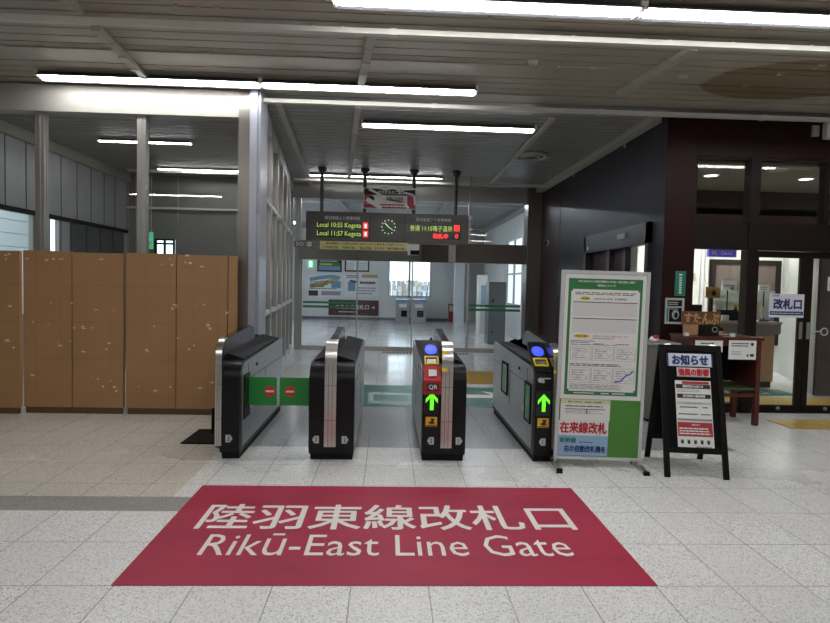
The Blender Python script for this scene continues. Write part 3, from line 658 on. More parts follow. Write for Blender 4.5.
bm = B(); text(bm, '改札口', (5.4, 9.22, .0075), (1, 0, 0), (0, 1, 0), .3, .8, 'C', 0, .01, .35); obj('lettering', bm, FW, o)
# =================================================== CARDBOARD SCREENS
YC = 7.12
def screen(pxs, label, yoff=0., edge=False, depth=.055, ret=0):
    xs = [ony(p, 330, YC+yoff).x for p in pxs]; zt_ = 1.83
    o = thing('cardboard_screen', label, 'screen', ((xs[0]+xs[-1])/2, YC+yoff, 0), group=None)
    for i, (a, b) in enumerate(zip(xs, xs[1:])):
        bm = B(); box(bm, a+.004, b-.004, YC+yoff-.0, YC+yoff+depth, .07, zt_-(.01 if i else 0)); q = obj('panel', bm, CARD, o, bevel=.004)
    bm = B(); box(bm, xs[0]+.02, xs[-1]-.02, YC+yoff+.012, YC+yoff+depth-.01, .0, .07); obj('plinth', bm, mat('brown_plinth', (.12, .07, .035, 1), .6), o)
    bm = B(); rr = random.Random(int(pxs[0])+3)
    for k in range(int(34*(xs[-1]-xs[0])/1.3)):
        x = rr.uniform(xs[0]+.04, xs[-1]-.04); z = rr.choice([1.74, 1.72, 1.24, 1.2, .79, .76, .4, .3, 1.0])+rr.gauss(0, .03); ww = rr.uniform(.008, .04); hh = rr.uniform(.006, .02); n = rr.randint(4, 6); t0 = rr.random()
        poly(bm, [(x+ww*math.cos(t0+2*PI*i/n)*rr.uniform(.6, 1), YC+yoff-.001, z+hh*math.sin(t0+2*PI*i/n)*rr.uniform(.6, 1)) for i in range(n)])
    q = obj('tape_scraps', bm, mat('torn_tape', (.75, .62, .48, 1), .5), o); q['kind'] = 'stuff'
screen((-60, -20, 20), 'brown cardboard screen cut off by the left edge of the view', -.06)
screen((23, 72, 123.5), 'brown cardboard screen of two panels standing second from the left')
screen((125.5, 176, 227.5, 236.5), 'brown cardboard screen of two panels and a narrow return beside the steel pillar')
# floor stand base behind the first gate
c = fl(200, 438)
o = thing('floor_stand', 'flat black base plate with a short post beside the leftmost fare gate', 'stand', (c.x, c.y, 0))
a = [fl(180.5, 444), fl(215, 444.5), fl(216, 430.5), fl(199.5, 430)]
bm = B(); prism(bm, [(p.x, p.y) for p in a], 'z', 0, .012); obj('base_plate', bm, MATTE, o)
q = fl(213, 434); bm = B(); cyl(bm, (q.x, q.y, .01), (q.x, q.y, .26), .016, n=14); obj('post', bm, MATTE, o)
# =================================================== FARE GATES
GY0, GY1 = 5.33, 7.48
def arcp(cy, cz, r, a0, a1, n): return [(cy+r*math.cos(a0+(a1-a0)*i/n), cz+r*math.sin(a0+(a1-a0)*i/n)) for i in range(n+1)]
def body_profile(y0, y1, z0, z1, r=.16, r2=.08, dz=.03):
    return [(y0+.03, z0)] + [(y0, z0+.05)] + arcp(y0+r, z1-r, r, PI, PI/2, 8) + arcp(y1-r2, z1+dz-r2, r2, PI/2, 0, 5) + [(y1, z0)]
def rail_profile(y0):
    r = .17; zt = 1.035
    return [(y0+.06, .09)]+[(y0, .13)]+arcp(y0+r, zt-r, r, PI, PI/2, 10)+[(y0+1.05, 1.095), (y0+1.22, 1.06), (y0+1.28, .93), (y0+1.28, .8)]
def gate(x0, x1, bx0, bx1, label, sides, nums, rx0=None, rx1=None):
    xc = (x0+x1)/2; o = thing('fare_gate', label, 'ticket gate', (xc, (GY0+GY1)/2, 0), group=None)
    bm = B(); prism(bm, [(GY0+.06, 0), (GY0+.04, .07), (GY1-.02, .07), (GY1-.04, 0)], 'x', x0+.015, x1-.015); obj('plinth', bm, MATTE, o)
    ex0 = x0 if x0 < bx0-.02 else bx1; ex1 = x1 if x1 > bx1+.02 else bx0
    bm = B(); prism(bm, body_profile(GY0, GY1, .06, .845), 'x', x0+.004, x1-.004); obj('body', bm, BLACK, o, smooth=True)
    # stainless side plates
    for s in sides:
        a, b = (x0-.002, x0+.01) if s < 0 else (x1-.01, x1+.002)
        bm = B(); prism(bm, [(GY0+.10, .1)]+arcp(GY0+.19, .72, .11, PI, PI/2, 6)+arcp(GY1-.08, .83, .05, PI/2, 0, 4)+[(GY1-.03, .1)], 'x', a, b)
        obj('side_plate', bm, SATIN, o)
        xs = a-.002 if s < 0 else b
        bm = B(); box(bm, xs, xs+.002, GY0+.3, GY1-.05, .66, .664); box(bm, xs, xs+.002, GY0+.3, GY0+.304, .664, .80); box(bm, xs, xs+.002, GY0+1.1, GY0+1.104, .3, .66); box(bm, xs, xs+.002, GY0+.62, GY0+.70, .735, .765)
        obj('panel_seam', bm, MATTE, o)
        bm = B(); box(bm, xs, xs+.003, GY0+.40, GY0+.48, .38, .41); obj('latch', bm, PAPER, o)
    # raised rail fin
    bm = B(); fx0, fx1 = (bx0+bx1)/2-.032, (bx0+bx1)/2+.032; prism(bm, rail_profile(GY0-.004), 'x', fx0, fx1); obj('rail', bm, DARKGLOSS, o, smooth=True)
    # sloping decks between the body edge and the rail
    bm = B()
    for s in (-1, 1):
        a = (x0+.02) if s < 0 else (x1-.02); q = fx0 if s < 0 else fx1
        if abs(a-q) < .04: continue
        y0, y1 = GY0+.2, GY1-.15
        A = [bm.verts.new(v) for v in ((a, y0, .855), (q, y0, .90), (q, y1-.35, .955), (q, y1, .89), (a, y1, .885))]
        Cc = [bm.verts.new(v) for v in ((a, y0, .84), (q, y0, .84), (q, y1-.35, .84), (q, y1, .84), (a, y1, .84))]
        n = 5; fs = [bm.faces.new(A), bm.faces.new(Cc[::-1])]+[bm.faces.new([A[i], Cc[i], Cc[(i+1) % n], A[(i+1) % n]]) for i in range(n)]
        bmesh.ops.recalc_face_normals(bm, faces=fs)
    obj('deck', bm, mat('deck_black', (.012, .012, .014, 1), .5, spec=.12), o)
    # stainless strip running up the front and over the rail
    pr = rail_profile(GY0-.006)[1:-1]; bm = B()
    pr = pr[:12]; pin = []
    for i, p in enumerate(pr):
        q = pr[min(i+1, len(pr)-1)]; r = pr[max(i-1, 0)]; d = Vector((q[0]-r[0], q[1]-r[1])).normalized(); pin.append((p[0]+d.y*.012*-1, p[1]+d.x*.012))
    pts = pin + pr[::-1]
    prism(bm, pts, 'x', bx0, bx1); q = obj('steel_strip', bm, STEEL, o, smooth=True)
    bm = B()
    for z in (.36, .66): box(bm, bx0-.001, bx1+.001, GY0-.0215, GY0-.0175, z, z+.004)
    for t in (.33, .66): box(bm, bx0+(bx1-bx0)*t-.002, bx0+(bx1-bx0)*t+.002, GY0-.0215, GY0-.0175, .14, .84)
    obj('strip_seam', bm, mat('seam_brown', (.2, .17, .16, 1), .4), o)
    for (nx, t, d) in nums:
        bm = B(); h = .032; w_ = .026
        pts = [(nx-w_, .19-h), (nx-w_, .19+h), (nx+w_*.5, .19+h), (nx+w_*1.25, .19), (nx+w_*.5, .19-h)]
        if d < 0: pts = [(2*nx-p[0], p[1]) for p in pts]
        prism(bm, pts, 'y', GY0-.004, GY0+.002); q = obj('number_plate', bm, LTINK, o)
        bm = B(); text(bm, t, (nx, GY0-.0055, .19), (1, 0, 0), (0, 0, 1), .05, None, 'C', 0, .02, .04); obj('digit', bm, INK, q)
    return o
ARW = mat('led_arrow_green', (.13, .9, .02, 1), .5, emit=.75)
BLUE = mat('blue_touch_pad', (.04, .07, .85, 1), .3, emit=.8)
def arrow(o, cx):
    z = .535; y = GY0-.004; bm = B(); box(bm, cx-.07, cx+.065, y, y+.004, .42, .645); dsp = obj('display', bm, mat('display_black', (.004, .004, .004, 1), .2), o)
    bm = B(); t = .016
    poly(bm, [(cx-t, y-.002, z-.075), (cx+t, y-.002, z-.075), (cx+t, y-.002, z+.03), (cx+.052, y-.002, z-.012), (cx+.052, y-.002, z+.022), (cx, y-.002, z+.078), (cx-.052, y-.002, z+.022), (cx-.052, y-.002, z-.012), (cx-t, y-.002, z+.03)])
    obj('arrow', bm, ARW, dsp)
    bm = B(); box(bm, cx-.05, cx+.05, y, y+.003, .318, .40); yl_ = obj('yellow_label', bm, mat('label_yellow', (.85, .45, .02, 1), .5), o)
    bm = B(); poly(bm, [(cx-.03, y-.0015, .35), (cx+.0, y-.0015, .335), (cx+.035, y-.0015, .345), (cx+.02, y-.0015, .36), (cx+.03, y-.0015, .385), (cx-.01, y-.0015, .39), (cx+.0, y-.0015, .365)]); poly(bm, [(cx-.045, y-.0015, .322), (cx+.045, y-.0015, .322), (cx+.045, y-.0015, .33), (cx-.045, y-.0015, .33)]); obj('pictogram', bm, INK, yl_)
def pad(o, cx, hw, blue2=None):
    # touch reader lying on the sloped front of the deck
    a = math.radians(32); mw = Matrix.Translation((cx, GY0+.17, .885)) @ Matrix.Rotation(a, 4, 'X')
    bm = B(); box(bm, -hw, hw, -.16, .28, -.04, .0, mw=mw); obj('reader_deck', bm, BLACK, o, bevel=.004)
    mw2 = mw @ Matrix.Translation((0, .13, .002)); bm = B(); prism(bm, [(.85*hw*math.cos(t)*(1 if abs(math.cos(t)) < .8 else .92), .07*math.sin(t)) for t in [2*PI*i/24 for i in range(24)]], 'z', 0, .005, mw=mw2); tp = obj('touch_pad', bm, BLUE, o)
    bm = B(); text(bm, 'IC', mw2 @ Vector((0, 0, .007)), (1, 0, 0), mw2.to_3x3() @ Vector((0, 1, 0)), .06, None, 'C', 0, .01, .05); obj('pad_mark', bm, mat('pale_blue', (.25, .3, .9, 1), .4), tp)
    mw3 = mw @ Matrix.Translation((0, -.03, .002)); bm = B()
    for (u0, u1, v0, v1) in ((-.9*hw, .9*hw, -.055, -.04), (-.9*hw, .9*hw, .04, .055), (-.9*hw, -.72*hw, -.04, .04), (.72*hw, .9*hw, -.04, .04)): box(bm, u0, u1, v0, v1, 0, .012, mw=mw3)
    obj('ticket_slot_frame', bm, mat('gate_yellow', (.85, .62, .03, 1), .4), o)
    bm = B(); box(bm, -.6*hw, .6*hw, -.03, .02, 0, .006, mw=mw3); obj('ticket_slot', bm, STEEL, o)
g1 = gate(-1.43, -1.252, -1.458, -1.405, 'leftmost fare gate with number 3 and a green flap on its right', (1,), ((-1.345, '3', 1),))
g2 = gate(-.668, -.272, -.53, -.43, 'second fare gate from the left, black ends numbered 3 and 2', (-1, 1), ((-.60, '3', -1), (-.352, '2', 1)))
g3 = gate(.31, .70, .478, .574, 'third fare gate from the left with a red code reader and green arrow', (-1, 1), ((.395, '2', -1), (.638, '1', 1)))
g4 = gate(1.297, 1.489, 1.455, 1.512, 'rightmost fare gate with a green arrow, beside the notice board', (-1,), ((1.376, '1', -1),))
for o, cx, hw in ((g3, .395, .07), (g4, 1.376, .07)): arrow(o, cx); pad(o, cx, hw)
# yellow marks on the curved steel of gates three and four
for o, a, b in ((g3, .476, .52), (g4, 1.453, 1.485)):
    bm = B()
    for z, y in ((.80, GY0-.021), (.90, GY0-.005)): prism(bm, [(y, z), (y-.003, z+.0), (y+.011, z+.075), (y+.014, z+.075)], 'x', a, b)
    obj('yellow_mark', bm, MC['gate_yellow'], o)
# QR reader
bm = B(); prism(bm, [(GY0-.03, .60), (GY0-.045, .63), (GY0-.045, .72), (GY0+.05, .84), (GY0+.12, .84), (GY0+.02, .60)], 'x', .318, .475)
q = obj('code_reader', bm, mat('reader_red', (.42, .012, .02, 1), .35), g3, bevel=.004)
bm = B(); box(bm, .342, .452, GY0-.049, GY0-.046, .635, .70); obj('code_panel', bm, INK, g3)
bm = B(); text(bm, 'QR', (.40, GY0-.052, .667), (1, 0, 0), (0, 0, 1), .05, .075, 'C', 0, .02, .045); obj('code_lettering', bm, PAPER, g3)
mwq = Matrix.Translation((.397, GY0-.002, .785)) @ Matrix.Rotation(math.atan2(.12, .095), 4, 'X'); bm = B(); box(bm, -.035, .035, -.035, .03, 0, .006, mw=mwq); obj('scanner_glass', bm, mat('scanner_white', (.75, .78, .8, 1), .1), g3)
# marks on gate four's front
bm = B(); cyl(bm, (1.342, GY0-.002, .735), (1.342, GY0+.0, .735), .022); box(bm, 1.372, 1.432, GY0-.002, GY0, .745, .755); box(bm, 1.357, 1.377, GY0-.002, GY0, .71, .755); obj('hand_mark', bm, LTINK, g4)
# green windows of the folded flaps on the inner side of gate four
for y0, y1, z0, z1 in ((GY0+.13, GY0+.33, .34, .66), (GY0+1.22, GY0+1.5, .4, .70)):
    bm = B(); box(bm, 1.284, 1.294, y0, y1, z0, z1); box(bm, 1.280, 1.2955, y0-.02, y0, z0-.02, z1+.02, 1); box(bm, 1.280, 1.2955, y1, y1+.02, z0-.02, z1+.02, 1); box(bm, 1.280, 1.2955, y0, y1, z1, z1+.02, 1); box(bm, 1.280, 1.2955, y0, y1, z0-.02, z0, 1)
    obj('flap_window', bm, [mat('flap_green', (.012, .20, .05, 1), .22), MATTE], g4)
# slots and flaps of the left passage
bm = B(); box(bm, -1.253, -1.239, GY0+.12, GY0+.34, .33, .72); obj('flap_slot', bm, BLACK, g1)
bm = B(); box(bm, -.681, -.667, GY0+.12, GY0+.34, .33, .72); obj('flap_slot', bm, BLACK, g2)
FLG = mat('flap_plastic_green', (.02, .26, .05, 1), .35)
def flap(g, xa, xb, ya, yb, cx):
    bm = B(); s = 1 if xb > xa else -1; n = 5
    top = .68; bot = .425; ptsf = []
    for i in range(n+1):
        t = i/n; ptsf.append((xa+(xb-xa)*t, ya+(yb-ya)*t*t))
    ring = ptsf+[(x, y+.022) for x, y in ptsf[::-1]]
    prism(bm, ring, 'z', bot, top); obj('flap', bm, FLG, g, bevel=.003)
    yc = ya+(yb-ya)*((cx-xa)/(xb-xa))**2-.0035
    bm = B(); cyl(bm, (cx, yc-.002, .555), (cx, yc+.002, .555), .048, n=28); obj('no_entry_disc', bm, mat('disc_red', (.6, .03, .02, 1), .4), g)
    bm = B(); box(bm, cx-.036, cx+.036, yc-.005, yc-.0025, .547, .563); obj('no_entry_bar', bm, PAPER, g)
flap(g1, -1.241, -.99, GY0+.28, GY0+.28, -1.05); flap(g2, -.679, -.965, GY0+.28, GY0+.28, -.87)
# =================================================== NOTICE BOARD
pL, pR = onz(553, 466), onz(640, 468.5)
ang = math.atan2(pR.y-pL.y, pR.x-pL.x); wB = (pR-pL).length
o = thing('notice_board', 'tall aluminium notice stand with green framed timetable poster and papers', 'notice board', pL, (math.radians(1.2), math.radians(.5), ang))
hB = 1.70; t = .028
bm = B(); box(bm, 0, t, -.015, .015, .07, hB); box(bm, wB-t, wB, -.015, .015, .07, hB); box(bm, t, wB-t, -.015, .015, hB-t, hB); box(bm, t, wB-t, -.015, .015, .07, .07+t); obj('frame', bm, FRAMEL, o, bevel=.004, local=True)
for x in (t/2, wB-t/2):
    bm = B(); box(bm, x-.02, x+.02, -.19, .13, .012, .04); box(bm, x-.013, x+.013, -.012, .012, .04, .08); obj('foot', bm, STEEL, o, local=True)
    bm = B(); box(bm, x-.024, x+.024, -.212, -.188, .0, .042); obj('foot_cap', bm, MATTE, o, local=True); bm = B(); box(bm, x-.024, x+.024, .128, .148, .0, .042); obj('foot_cap', bm, MATTE, o, local=True)
bm = B(); box(bm, t, wB-t, -.006, .008, .07+t, hB-t); obj('backboard', bm, GREEN, o, local=True)
zs = hB-t-1.075
s = Sheet(t+.003, wB-t-.003, zs, hB-t-.003, -.009, .003)
GR, WH, YL, BK, GI, BL, RD, LG = 1, 0, 2, 3, 4, 5, 6, 7
s.rect(.045, .035, .955, .965, GR); s.rect(.10, .12, .905, .935, WH); s.rect(.08, .135, .925, .92, WH)
s.text('3月16日からの陸羽東線(小牛田～新庄間)の運行', .16, .048, .86, .068, WH, .02); s.text('時刻について', .40, .078, .62, .098, WH, .02)
s.rows(.13, .14, .89, .165, 2, BK, .45, .05)
s.oval(.19, .178, .32, .207, YL); s.text('古川方面', .21, .185, .30, .199, BK, .02); s.text('2024年3月16日～3月29日　古川駅発車時刻', .36, .184, .76, .202, BK, .01)
for v0 in (.225, .355):
    s.rect(.11, v0, .90, v0+.108, LG); s.rect(.11, v0-.006, .90, v0, BK)
    for k in range(34): s.rect2(.11+k*.79/34, v0, .1118+k*.79/34, v0+.108, GI)
    for k in range(0, 12): s.rect2(.11, v0+k*.009, .90, v0+k*.009+.0016, WH)
s.oval(.13, .478, .33, .508, YL); s.text('列車のご案内', .16, .486, .30, .50, BK, .02); s.text('※強風のため遅れる場合があります', .36, .482, .80, .497, RD, 0.); s.rows(.36, .502, .70, .515, 1, GI)
s.rows(.10, .525, .40, .55, 2, BK, .4); s.rows(.38, .545, .56, .56, 1, BK, .4); s.rows(.66, .545, .86, .56, 1, BK, .4)
rr = random.Random(3)
for row, v0, v1 in ((0, .575, .685), (1, .745, .865)):
    for k in range(3):
        u0 = .10+k*.272; s.rect(u0, v0, u0+.26, v1, GI); s.rect(u0+.005, v0+.002, u0+.255, v1-.002, WH)
        for q in range(3):
            pts = [(u0+.02+.22*j/4, v0+(v1-v0)*min(.93, max(.07, (.5+.4*math.sin(j*1.1+q*2+k+row))))) for j in range(5)]; s.line(pts, .0016, BK)
        s.rows(u0+.03, v0+.01, u0+.2, v1-.01, 5, GI, .25, .6)
    s.rows(.10, v0-.035 if row else v0-.02, .88, v0-.01, 1 if not row else 2, BK, .4, .3)
s.line([(.66, .855), (.74, .845), (.80, .80), (.86, .785), (.885, .76)], .014, BL)
s.rows(.11, .875, .78, .92, 4, GI, .4, .3)
s.rect(.16, .945, .42, .952, WH); s.rect(.5, .945, .6, .953, WH); s.rect(.64, .945, .8, .953, WH)
s.done('timetable_poster', [PAPER, POSTERG, YEL, INK, GREYINK, mat('route_blue', (.08, .16, .5, 1), .5), REDINK, mat('table_grey', (.70, .70, .71, 1), .6)], o, local=True)
s = Sheet(t+.012, t+.435, .41, zs-.004, -.010, .002)
s.rect(.0, .0, 1, .2, 1); s.text('運休のお知らせ　気仙沼・大船渡線', .14, .06, .82, .15, 3, .02); s.rows(.1, .27, .9, .36, 1, 2, .5, .1); s.rect(.08, .44, .9, .47, 2); s.rect(.52, .44, .54, .68, 2); s.rows(.1, .5, .9, .68, 3, 4, .35, .4)
s.done('small_notice', [PAPER, mat('cream_paper', (.72, .68, .45, 1), .6), INK, TEAL, GREYINK], o, local=True)
s = Sheet(t+.002, t+.427, .105, .41, -.014, .002)
s.rect(0, .42, 1, 1, 1); s.text('在来線改札', .02, .03, .97, .36, 2, .03); s.text('新幹線', .03, .48, .36, .64, 3, .03); s.text('右の自動改札機を', .12, .70, .96, .9, 4, .03); s.rows(.42, .58, .8, .64, 1, 4, .4); s.rows(.75, .385, .85, .405, 1, 4, .6, 0)
s.done('gate_notice', [PAPER, mat('pale_blue_paper', (.30, .47, .68, 1), .6), REDINK, TEAL, NAVY], o, local=True)
# =================================================== A-FRAME SIGN
fL, fR = onz(667, 477), onz(726, 480); rL = onz(645, 459)
H_A = 1.07; wA = (fR-fL).length+.045; an = math.atan2(fR.y-fL.y, fR.x-fL.x); dp = .62
o = thing('a_frame_sign', 'black wooden folding pavement sign carrying white and red service notices', 'signboard', (fL.x-.02, fL.y, 0), (0, 0, an))
lean = math.atan2(dp/2, H_A)
def aframe(sgn, name):
    mw = Matrix.Translation((0, 0 if sgn > 0 else dp, 0)) @ Matrix.Rotation(-lean*sgn, 4, 'X')
    Ls = H_A/math.cos(lean); p = thing.__name__
    bm = B()
    for a, b in ((0, .045), (wA-.045, wA)): box(bm, a, b, -.012, .012, 0, Ls, mw=mw)
    box(bm, .045, wA-.045, -.012, .012, Ls-.05, Ls, mw=mw); box(bm, .045, wA-.045, -.012, .012, .2, .25, mw=mw)
    q = obj(name, bm, mat('black_wood', (.006, .0055, .005, 1), .5, spec=.15), o, local=True)
    bm = B(); box(bm, .045, wA-.045, -.004, .006, .25, Ls-.05, mw=mw); obj('blackboard', bm, mat('blackboard', (.003, .003, .003, 1), .6, spec=.12), o, local=True)
    return mw, Ls
mw, Ls = aframe(1, 'front_frame'); aframe(-1, 'rear_frame')
for x in (.07, wA-.07): bm = B(); cyl(bm, (x-.025, dp/2, H_A+.0), (x+.025, dp/2, H_A+.0), .012, n=12); obj('hinge', bm, STEEL, o, local=True)
def sheetA(u0, u1, v0, v1, y=-.007): return Sheet(wA*u0, wA*u1, Ls*(1-v1), Ls*(1-v0), y, .002, mw)
s = sheetA(.12, .855, .065, .165); s.rect(.02, .08, .98, .92, 0); s.rect(.0, .0, .03, 1, 1); s.rect(.97, 0, 1, 1, 1); s.rect(.03, .12, .05, .88, 0); s.text('お知らせ', .10, .10, .90, .92, 1, .045); s.done('heading_card', [mat('card_blue_white', (.72, .78, .9, 1), .5), NAVY], o, local=True)
s = sheetA(.27, .80, .175, .245); s.text('強風の影響', .03, .08, .97, .92, 1, .05); s.done('red_heading_card', [mat('card_pink', (.72, .62, .66, 1), .5), REDINK], o, local=True)
s = sheetA(.23, .80, .275, .80)
s.rect(.2, .01, .95, .05, 2); s.rect(.02, .055, .98, .115, 1); s.text('運転状況のお知らせ', .2, .064, .78, .105, 0, .04); s.rows(.05, .13, .8, .17, 2, 4, .4); s.rect(.04, .195, .98, .255, 1); s.text('陸羽東線の運転情報', .2, .205, .82, .245, 0, .03)
s.rect(.03, .31, .97, .345, 3); s.rows(.25, .315, .85, .34, 1, 4, .5); s.rows(.1, .37, .6, .40, 1, 1, .5, 0); s.rect(.66, .31, .664, .5, 4); s.rows(.73, .37, .88, .40, 1, 1, .6, 0); s.rows(.05, .47, .6, .50, 1, 1, .5, 0); s.rows(.68, .47, .95, .5, 1, 1, .5, 0)
s.rect(.02, .55, .98, .58, 4); s.rect(.02, .60, .98, .80, 2); s.text('お客さまへ', .4, .62, .64, .65, 0, .03); s.rows(.06, .67, .94, .78, 3, 0, .5, .1)
for k in range(5): s.rect(.08+k*.18, .845, .17+k*.18, .885, 4); s.rect(.09+k*.18, .86, .16+k*.18, .905, 1)
s.rows(.5, .93, .95, .96, 1, 4, .5)
s.done('service_notice', [PAPER, INK, mat('notice_red', (.42, .03, .04, 1), .5), LTINK, GREYINK], o, local=True)
# =================================================== STAMP DESK and what stands on it
DY = 6.92
dx0, dx1 = XR+.05, ony(760, 380, DY).x; DH = 1.02; DB = DY+.52
o = thing('stamp_desk', 'red-brown wooden desk with an open shelf in front of the ticket office', 'desk', ((dx0+dx1)/2, (DY+DB)/2, 0))
bm = B(); box(bm, dx0-.02, dx1+.02, DY-.02, DB, DH-.035, DH); obj('desktop', bm, DESKWOOD, o, bevel=.004)
for x in (dx0, dx1-.05):
    bm = B(); box(bm, x, x+.05, DY, DB, .33, DH-.035); obj('side_panel', bm, DESKWOOD, o)
    for y in (DY, DB-.06): bm = B(); box(bm, x, x+.055, y, y+.055, 0, .33); obj('leg', bm, DESKWOOD, o)
bm = B(); box(bm, dx0+.05, dx1-.05, DB-.02, DB, .45, DH-.035); obj('back_panel', bm, MATTE, o)
bm = B(); box(bm, dx0+.05, dx1-.05, DY, DY+.02, DH-.10, DH-.035); obj('apron', bm, DESKWOOD, o)
bm = B(); box(bm, dx0+.05, dx1-.05, DY+.01, DB-.02, .41, .435); obj('shelf', bm, mat('green_shelf', (.05, .075, .03, 1), .3), o)
bm = B(); box(bm, dx0+.05, dx1-.05, DY+.01, DY+.04, .33, .37); obj('stretcher', bm, DESKWOOD, o)
for (a, b, c, d, rows, nm, lb) in ((695, 340.5, 722.5, 352, 2, 'desk_card', 'white text card'), (728.5, 340.5, 756, 359.5, 5, 'desk_card', 'white text card with a small emblem')):
    x0, x1, z0, z1 = rect_y(a, b, c, d, DY-.02); s = Sheet(x0, x1, z0, z1, DY-.024, .003)
    if rows == 2: s.rows(.2, .15, .8, .35, 1, 1, .5); s.rect(.08, .45, .92, .5, 2); s.text('ご自由に', .3, .58, .95, .92, 1, .03)
    else: s.rows(.1, .1, .75, .35, 2, 1, .45, .1); s.rect(.8, .12, .9, .27, 1); s.rows(.1, .55, .5, .8, 3, 2, .4); s.rect(.66, .72, .72, .85, 1); s.rect(.78, .7, .92, .85, 1)
    q = s.done('text_card', [PAPER, INK, GREYINK], o); q['label'] = lb
dz0 = DH
def deskpt(px, Y): return ony(px, 335, Y).x
# stamp box
x0, x1 = deskpt(686.5, 7.2), deskpt(696, 7.2)
o = thing('stamp_box', 'small light wooden box at the left on the stamp desk', 'box', ((x0+x1)/2, 7.2, DH)); bm = B(); box(bm, x0, x1, 7.15, 7.3, DH, DH+.13); obj('case', bm, OAK, o, bevel=.003)
bm = B(); box(bm, x0-.004, x1+.004, 7.146, 7.304, DH+.13, DH+.142); obj('lid', bm, PLANK, o)
x0, x1 = deskpt(698.5, 7.15), deskpt(720, 7.15)
o = thing('stamp_pad_case', 'black rounded stamp case in the middle of the stamp desk', 'case', ((x0+x1)/2, 7.15, DH)); bm = B(); prism(bm, [(x0, DH), (x0, DH+.07), (x0+.03, DH+.115), (x1-.07, DH+.125), (x1, DH+.08), (x1, DH)], 'y', 7.07, 7.24); obj('case', bm, MATTE, o, bevel=.005)
bm = B(); torus(bm, (x0+.15, 7.066, DH+.075), .03, .006, 'y', 20, 6); obj('dial', bm, GREYINK, o); bm = B(); box(bm, x1-.06, x1-.01, 7.066, 7.07, DH+.01, DH+.06); obj('label_plate', bm, OAK, o)
# carved sign
x0, x1, z0, z1 = rect_y(682.5, 311.5, 720.5, 326, 7.38)
o = thing('carved_sign', 'dark carved wooden sign with raised hiragana lettering behind the stamp case', 'sign', ((x0+x1)/2, 7.38, DH))
bm = B(); box(bm, x0, x1, 7.38, 7.41, z0, z1); obj('plank', bm, PLANK, o, bevel=.004)
bm = B(); text(bm, 'すたんぷ', ((x0+x1)/2, 7.377, (z0+z1)/2), (1, 0, 0), (0, 0, 1), .1, (x1-x0)*.93, 'C', 0, .035, (z1-z0)*.8); q = bmesh.ops.extrude_face_region(bm, geom=bm.faces[:]); bmesh.ops.translate(bm, vec=(0, -.004, 0), verts=[v for v in q['geom'] if isinstance(v, bmesh.types.BMVert)])
obj('lettering', bm, mat('raised_wood', (.52, .30, .15, 1), .5), o)
bm = B(); box(bm, x0+.06, x0+.10, 7.41, 7.43, DH, z1-.02); box(bm, x1-.10, x1-.06, 7.41, 7.43, DH, z1-.02); obj('prop', bm, PLANK, o)
# small white pieces on the desktop
for px, py, l in ((686.5, 7.0, 'small white cube at the left edge of the stamp desk'), (732.5, 7.0, 'small white pad at the right on the stamp desk')):
    x = deskpt(px, py); o = thing('ink_block', l, 'block', (x, py, DH)); bm = B(); box(bm, x-.022, x+.022, py-.02, py+.03, DH, DH+.035); obj('block', bm, PAPER, o, bevel=.003); bm = B(); box(bm, x-.024, x+.024, py-.022, py+.032, DH+.035, DH+.041); obj('cover', bm, LTINK, o)
x = deskpt(723, 7.1); o = thing('pen_tray', 'low grey tray between the stamp case and the white pad', 'tray', (x, 7.1, DH)); bm = B(); rings(x-.03, x+.05, 7.03, 7.15, .006, DH, DH+.0, bm) if False else box(bm, x-.03, x+.05, 7.03, 7.15, DH, DH+.008); obj('tray', bm, GREYINK, o)
bm = B(); box(bm, x-.02, x+.04, 7.05, 7.058, DH+.008, DH+.016); obj('pen', bm, MATTE, o)
# grey cabinet at the corner
cxl, cxr = ony(649, 345, 7.05).x, XR+.02; ZCB = ony(668, 343, 7.05).z
o = thing('grey_cabinet', 'low grey metal cabinet between the notice board and the stamp desk', 'cabinet', ((cxl+cxr)/2, 7.2, 0))
bm = B(); box(bm, cxl, cxr-.05, 7.05, 7.55, .04, ZCB-.03); obj('body', bm, mat('cabinet_grey', (.14, .135, .13, 1), .45), o); bm = B(); box(bm, cxl-.015, cxr-.03, 7.03, 7.56, ZCB-.03, ZCB); obj('top', bm, mat('cabinet_top', (.30, .29, .28, 1), .4), o, bevel=.004)
bm = B(); box(bm, cxl+.02, cxr-.07, 7.07, 7.53, 0, .04); obj('plinth', bm, MATTE, o); bm = B(); box(bm, (cxl+cxr)/2-.03, (cxl+cxr)/2-.026, 7.046, 7.05, .06, ZCB-.05); obj('door_gap', bm, MATTE, o)
x = ony(654, 338, 7.15).x
o = thing('hand_puppet', 'small red and white ornament on the grey cabinet', 'ornament', (x, 7.15, ZCB)); bm = B(); bmesh.ops.create_icosphere(bm, subdivisions=2, radius=.045, matrix=Matrix.Translation((x, 7.15, ZCB+.035)) @ Matrix.Diagonal((1.2, 1, .8, 1))); obj('base', bm, WHITE, o, smooth=True)
bm = B(); bmesh.ops.create_icosphere(bm, subdivisions=2, radius=.03, matrix=Matrix.Translation((x+.01, 7.12, ZCB+.065)) @ Matrix.Diagonal((1.2, 1, .7, 1))); obj('cap', bm, REDINK, o, smooth=True)
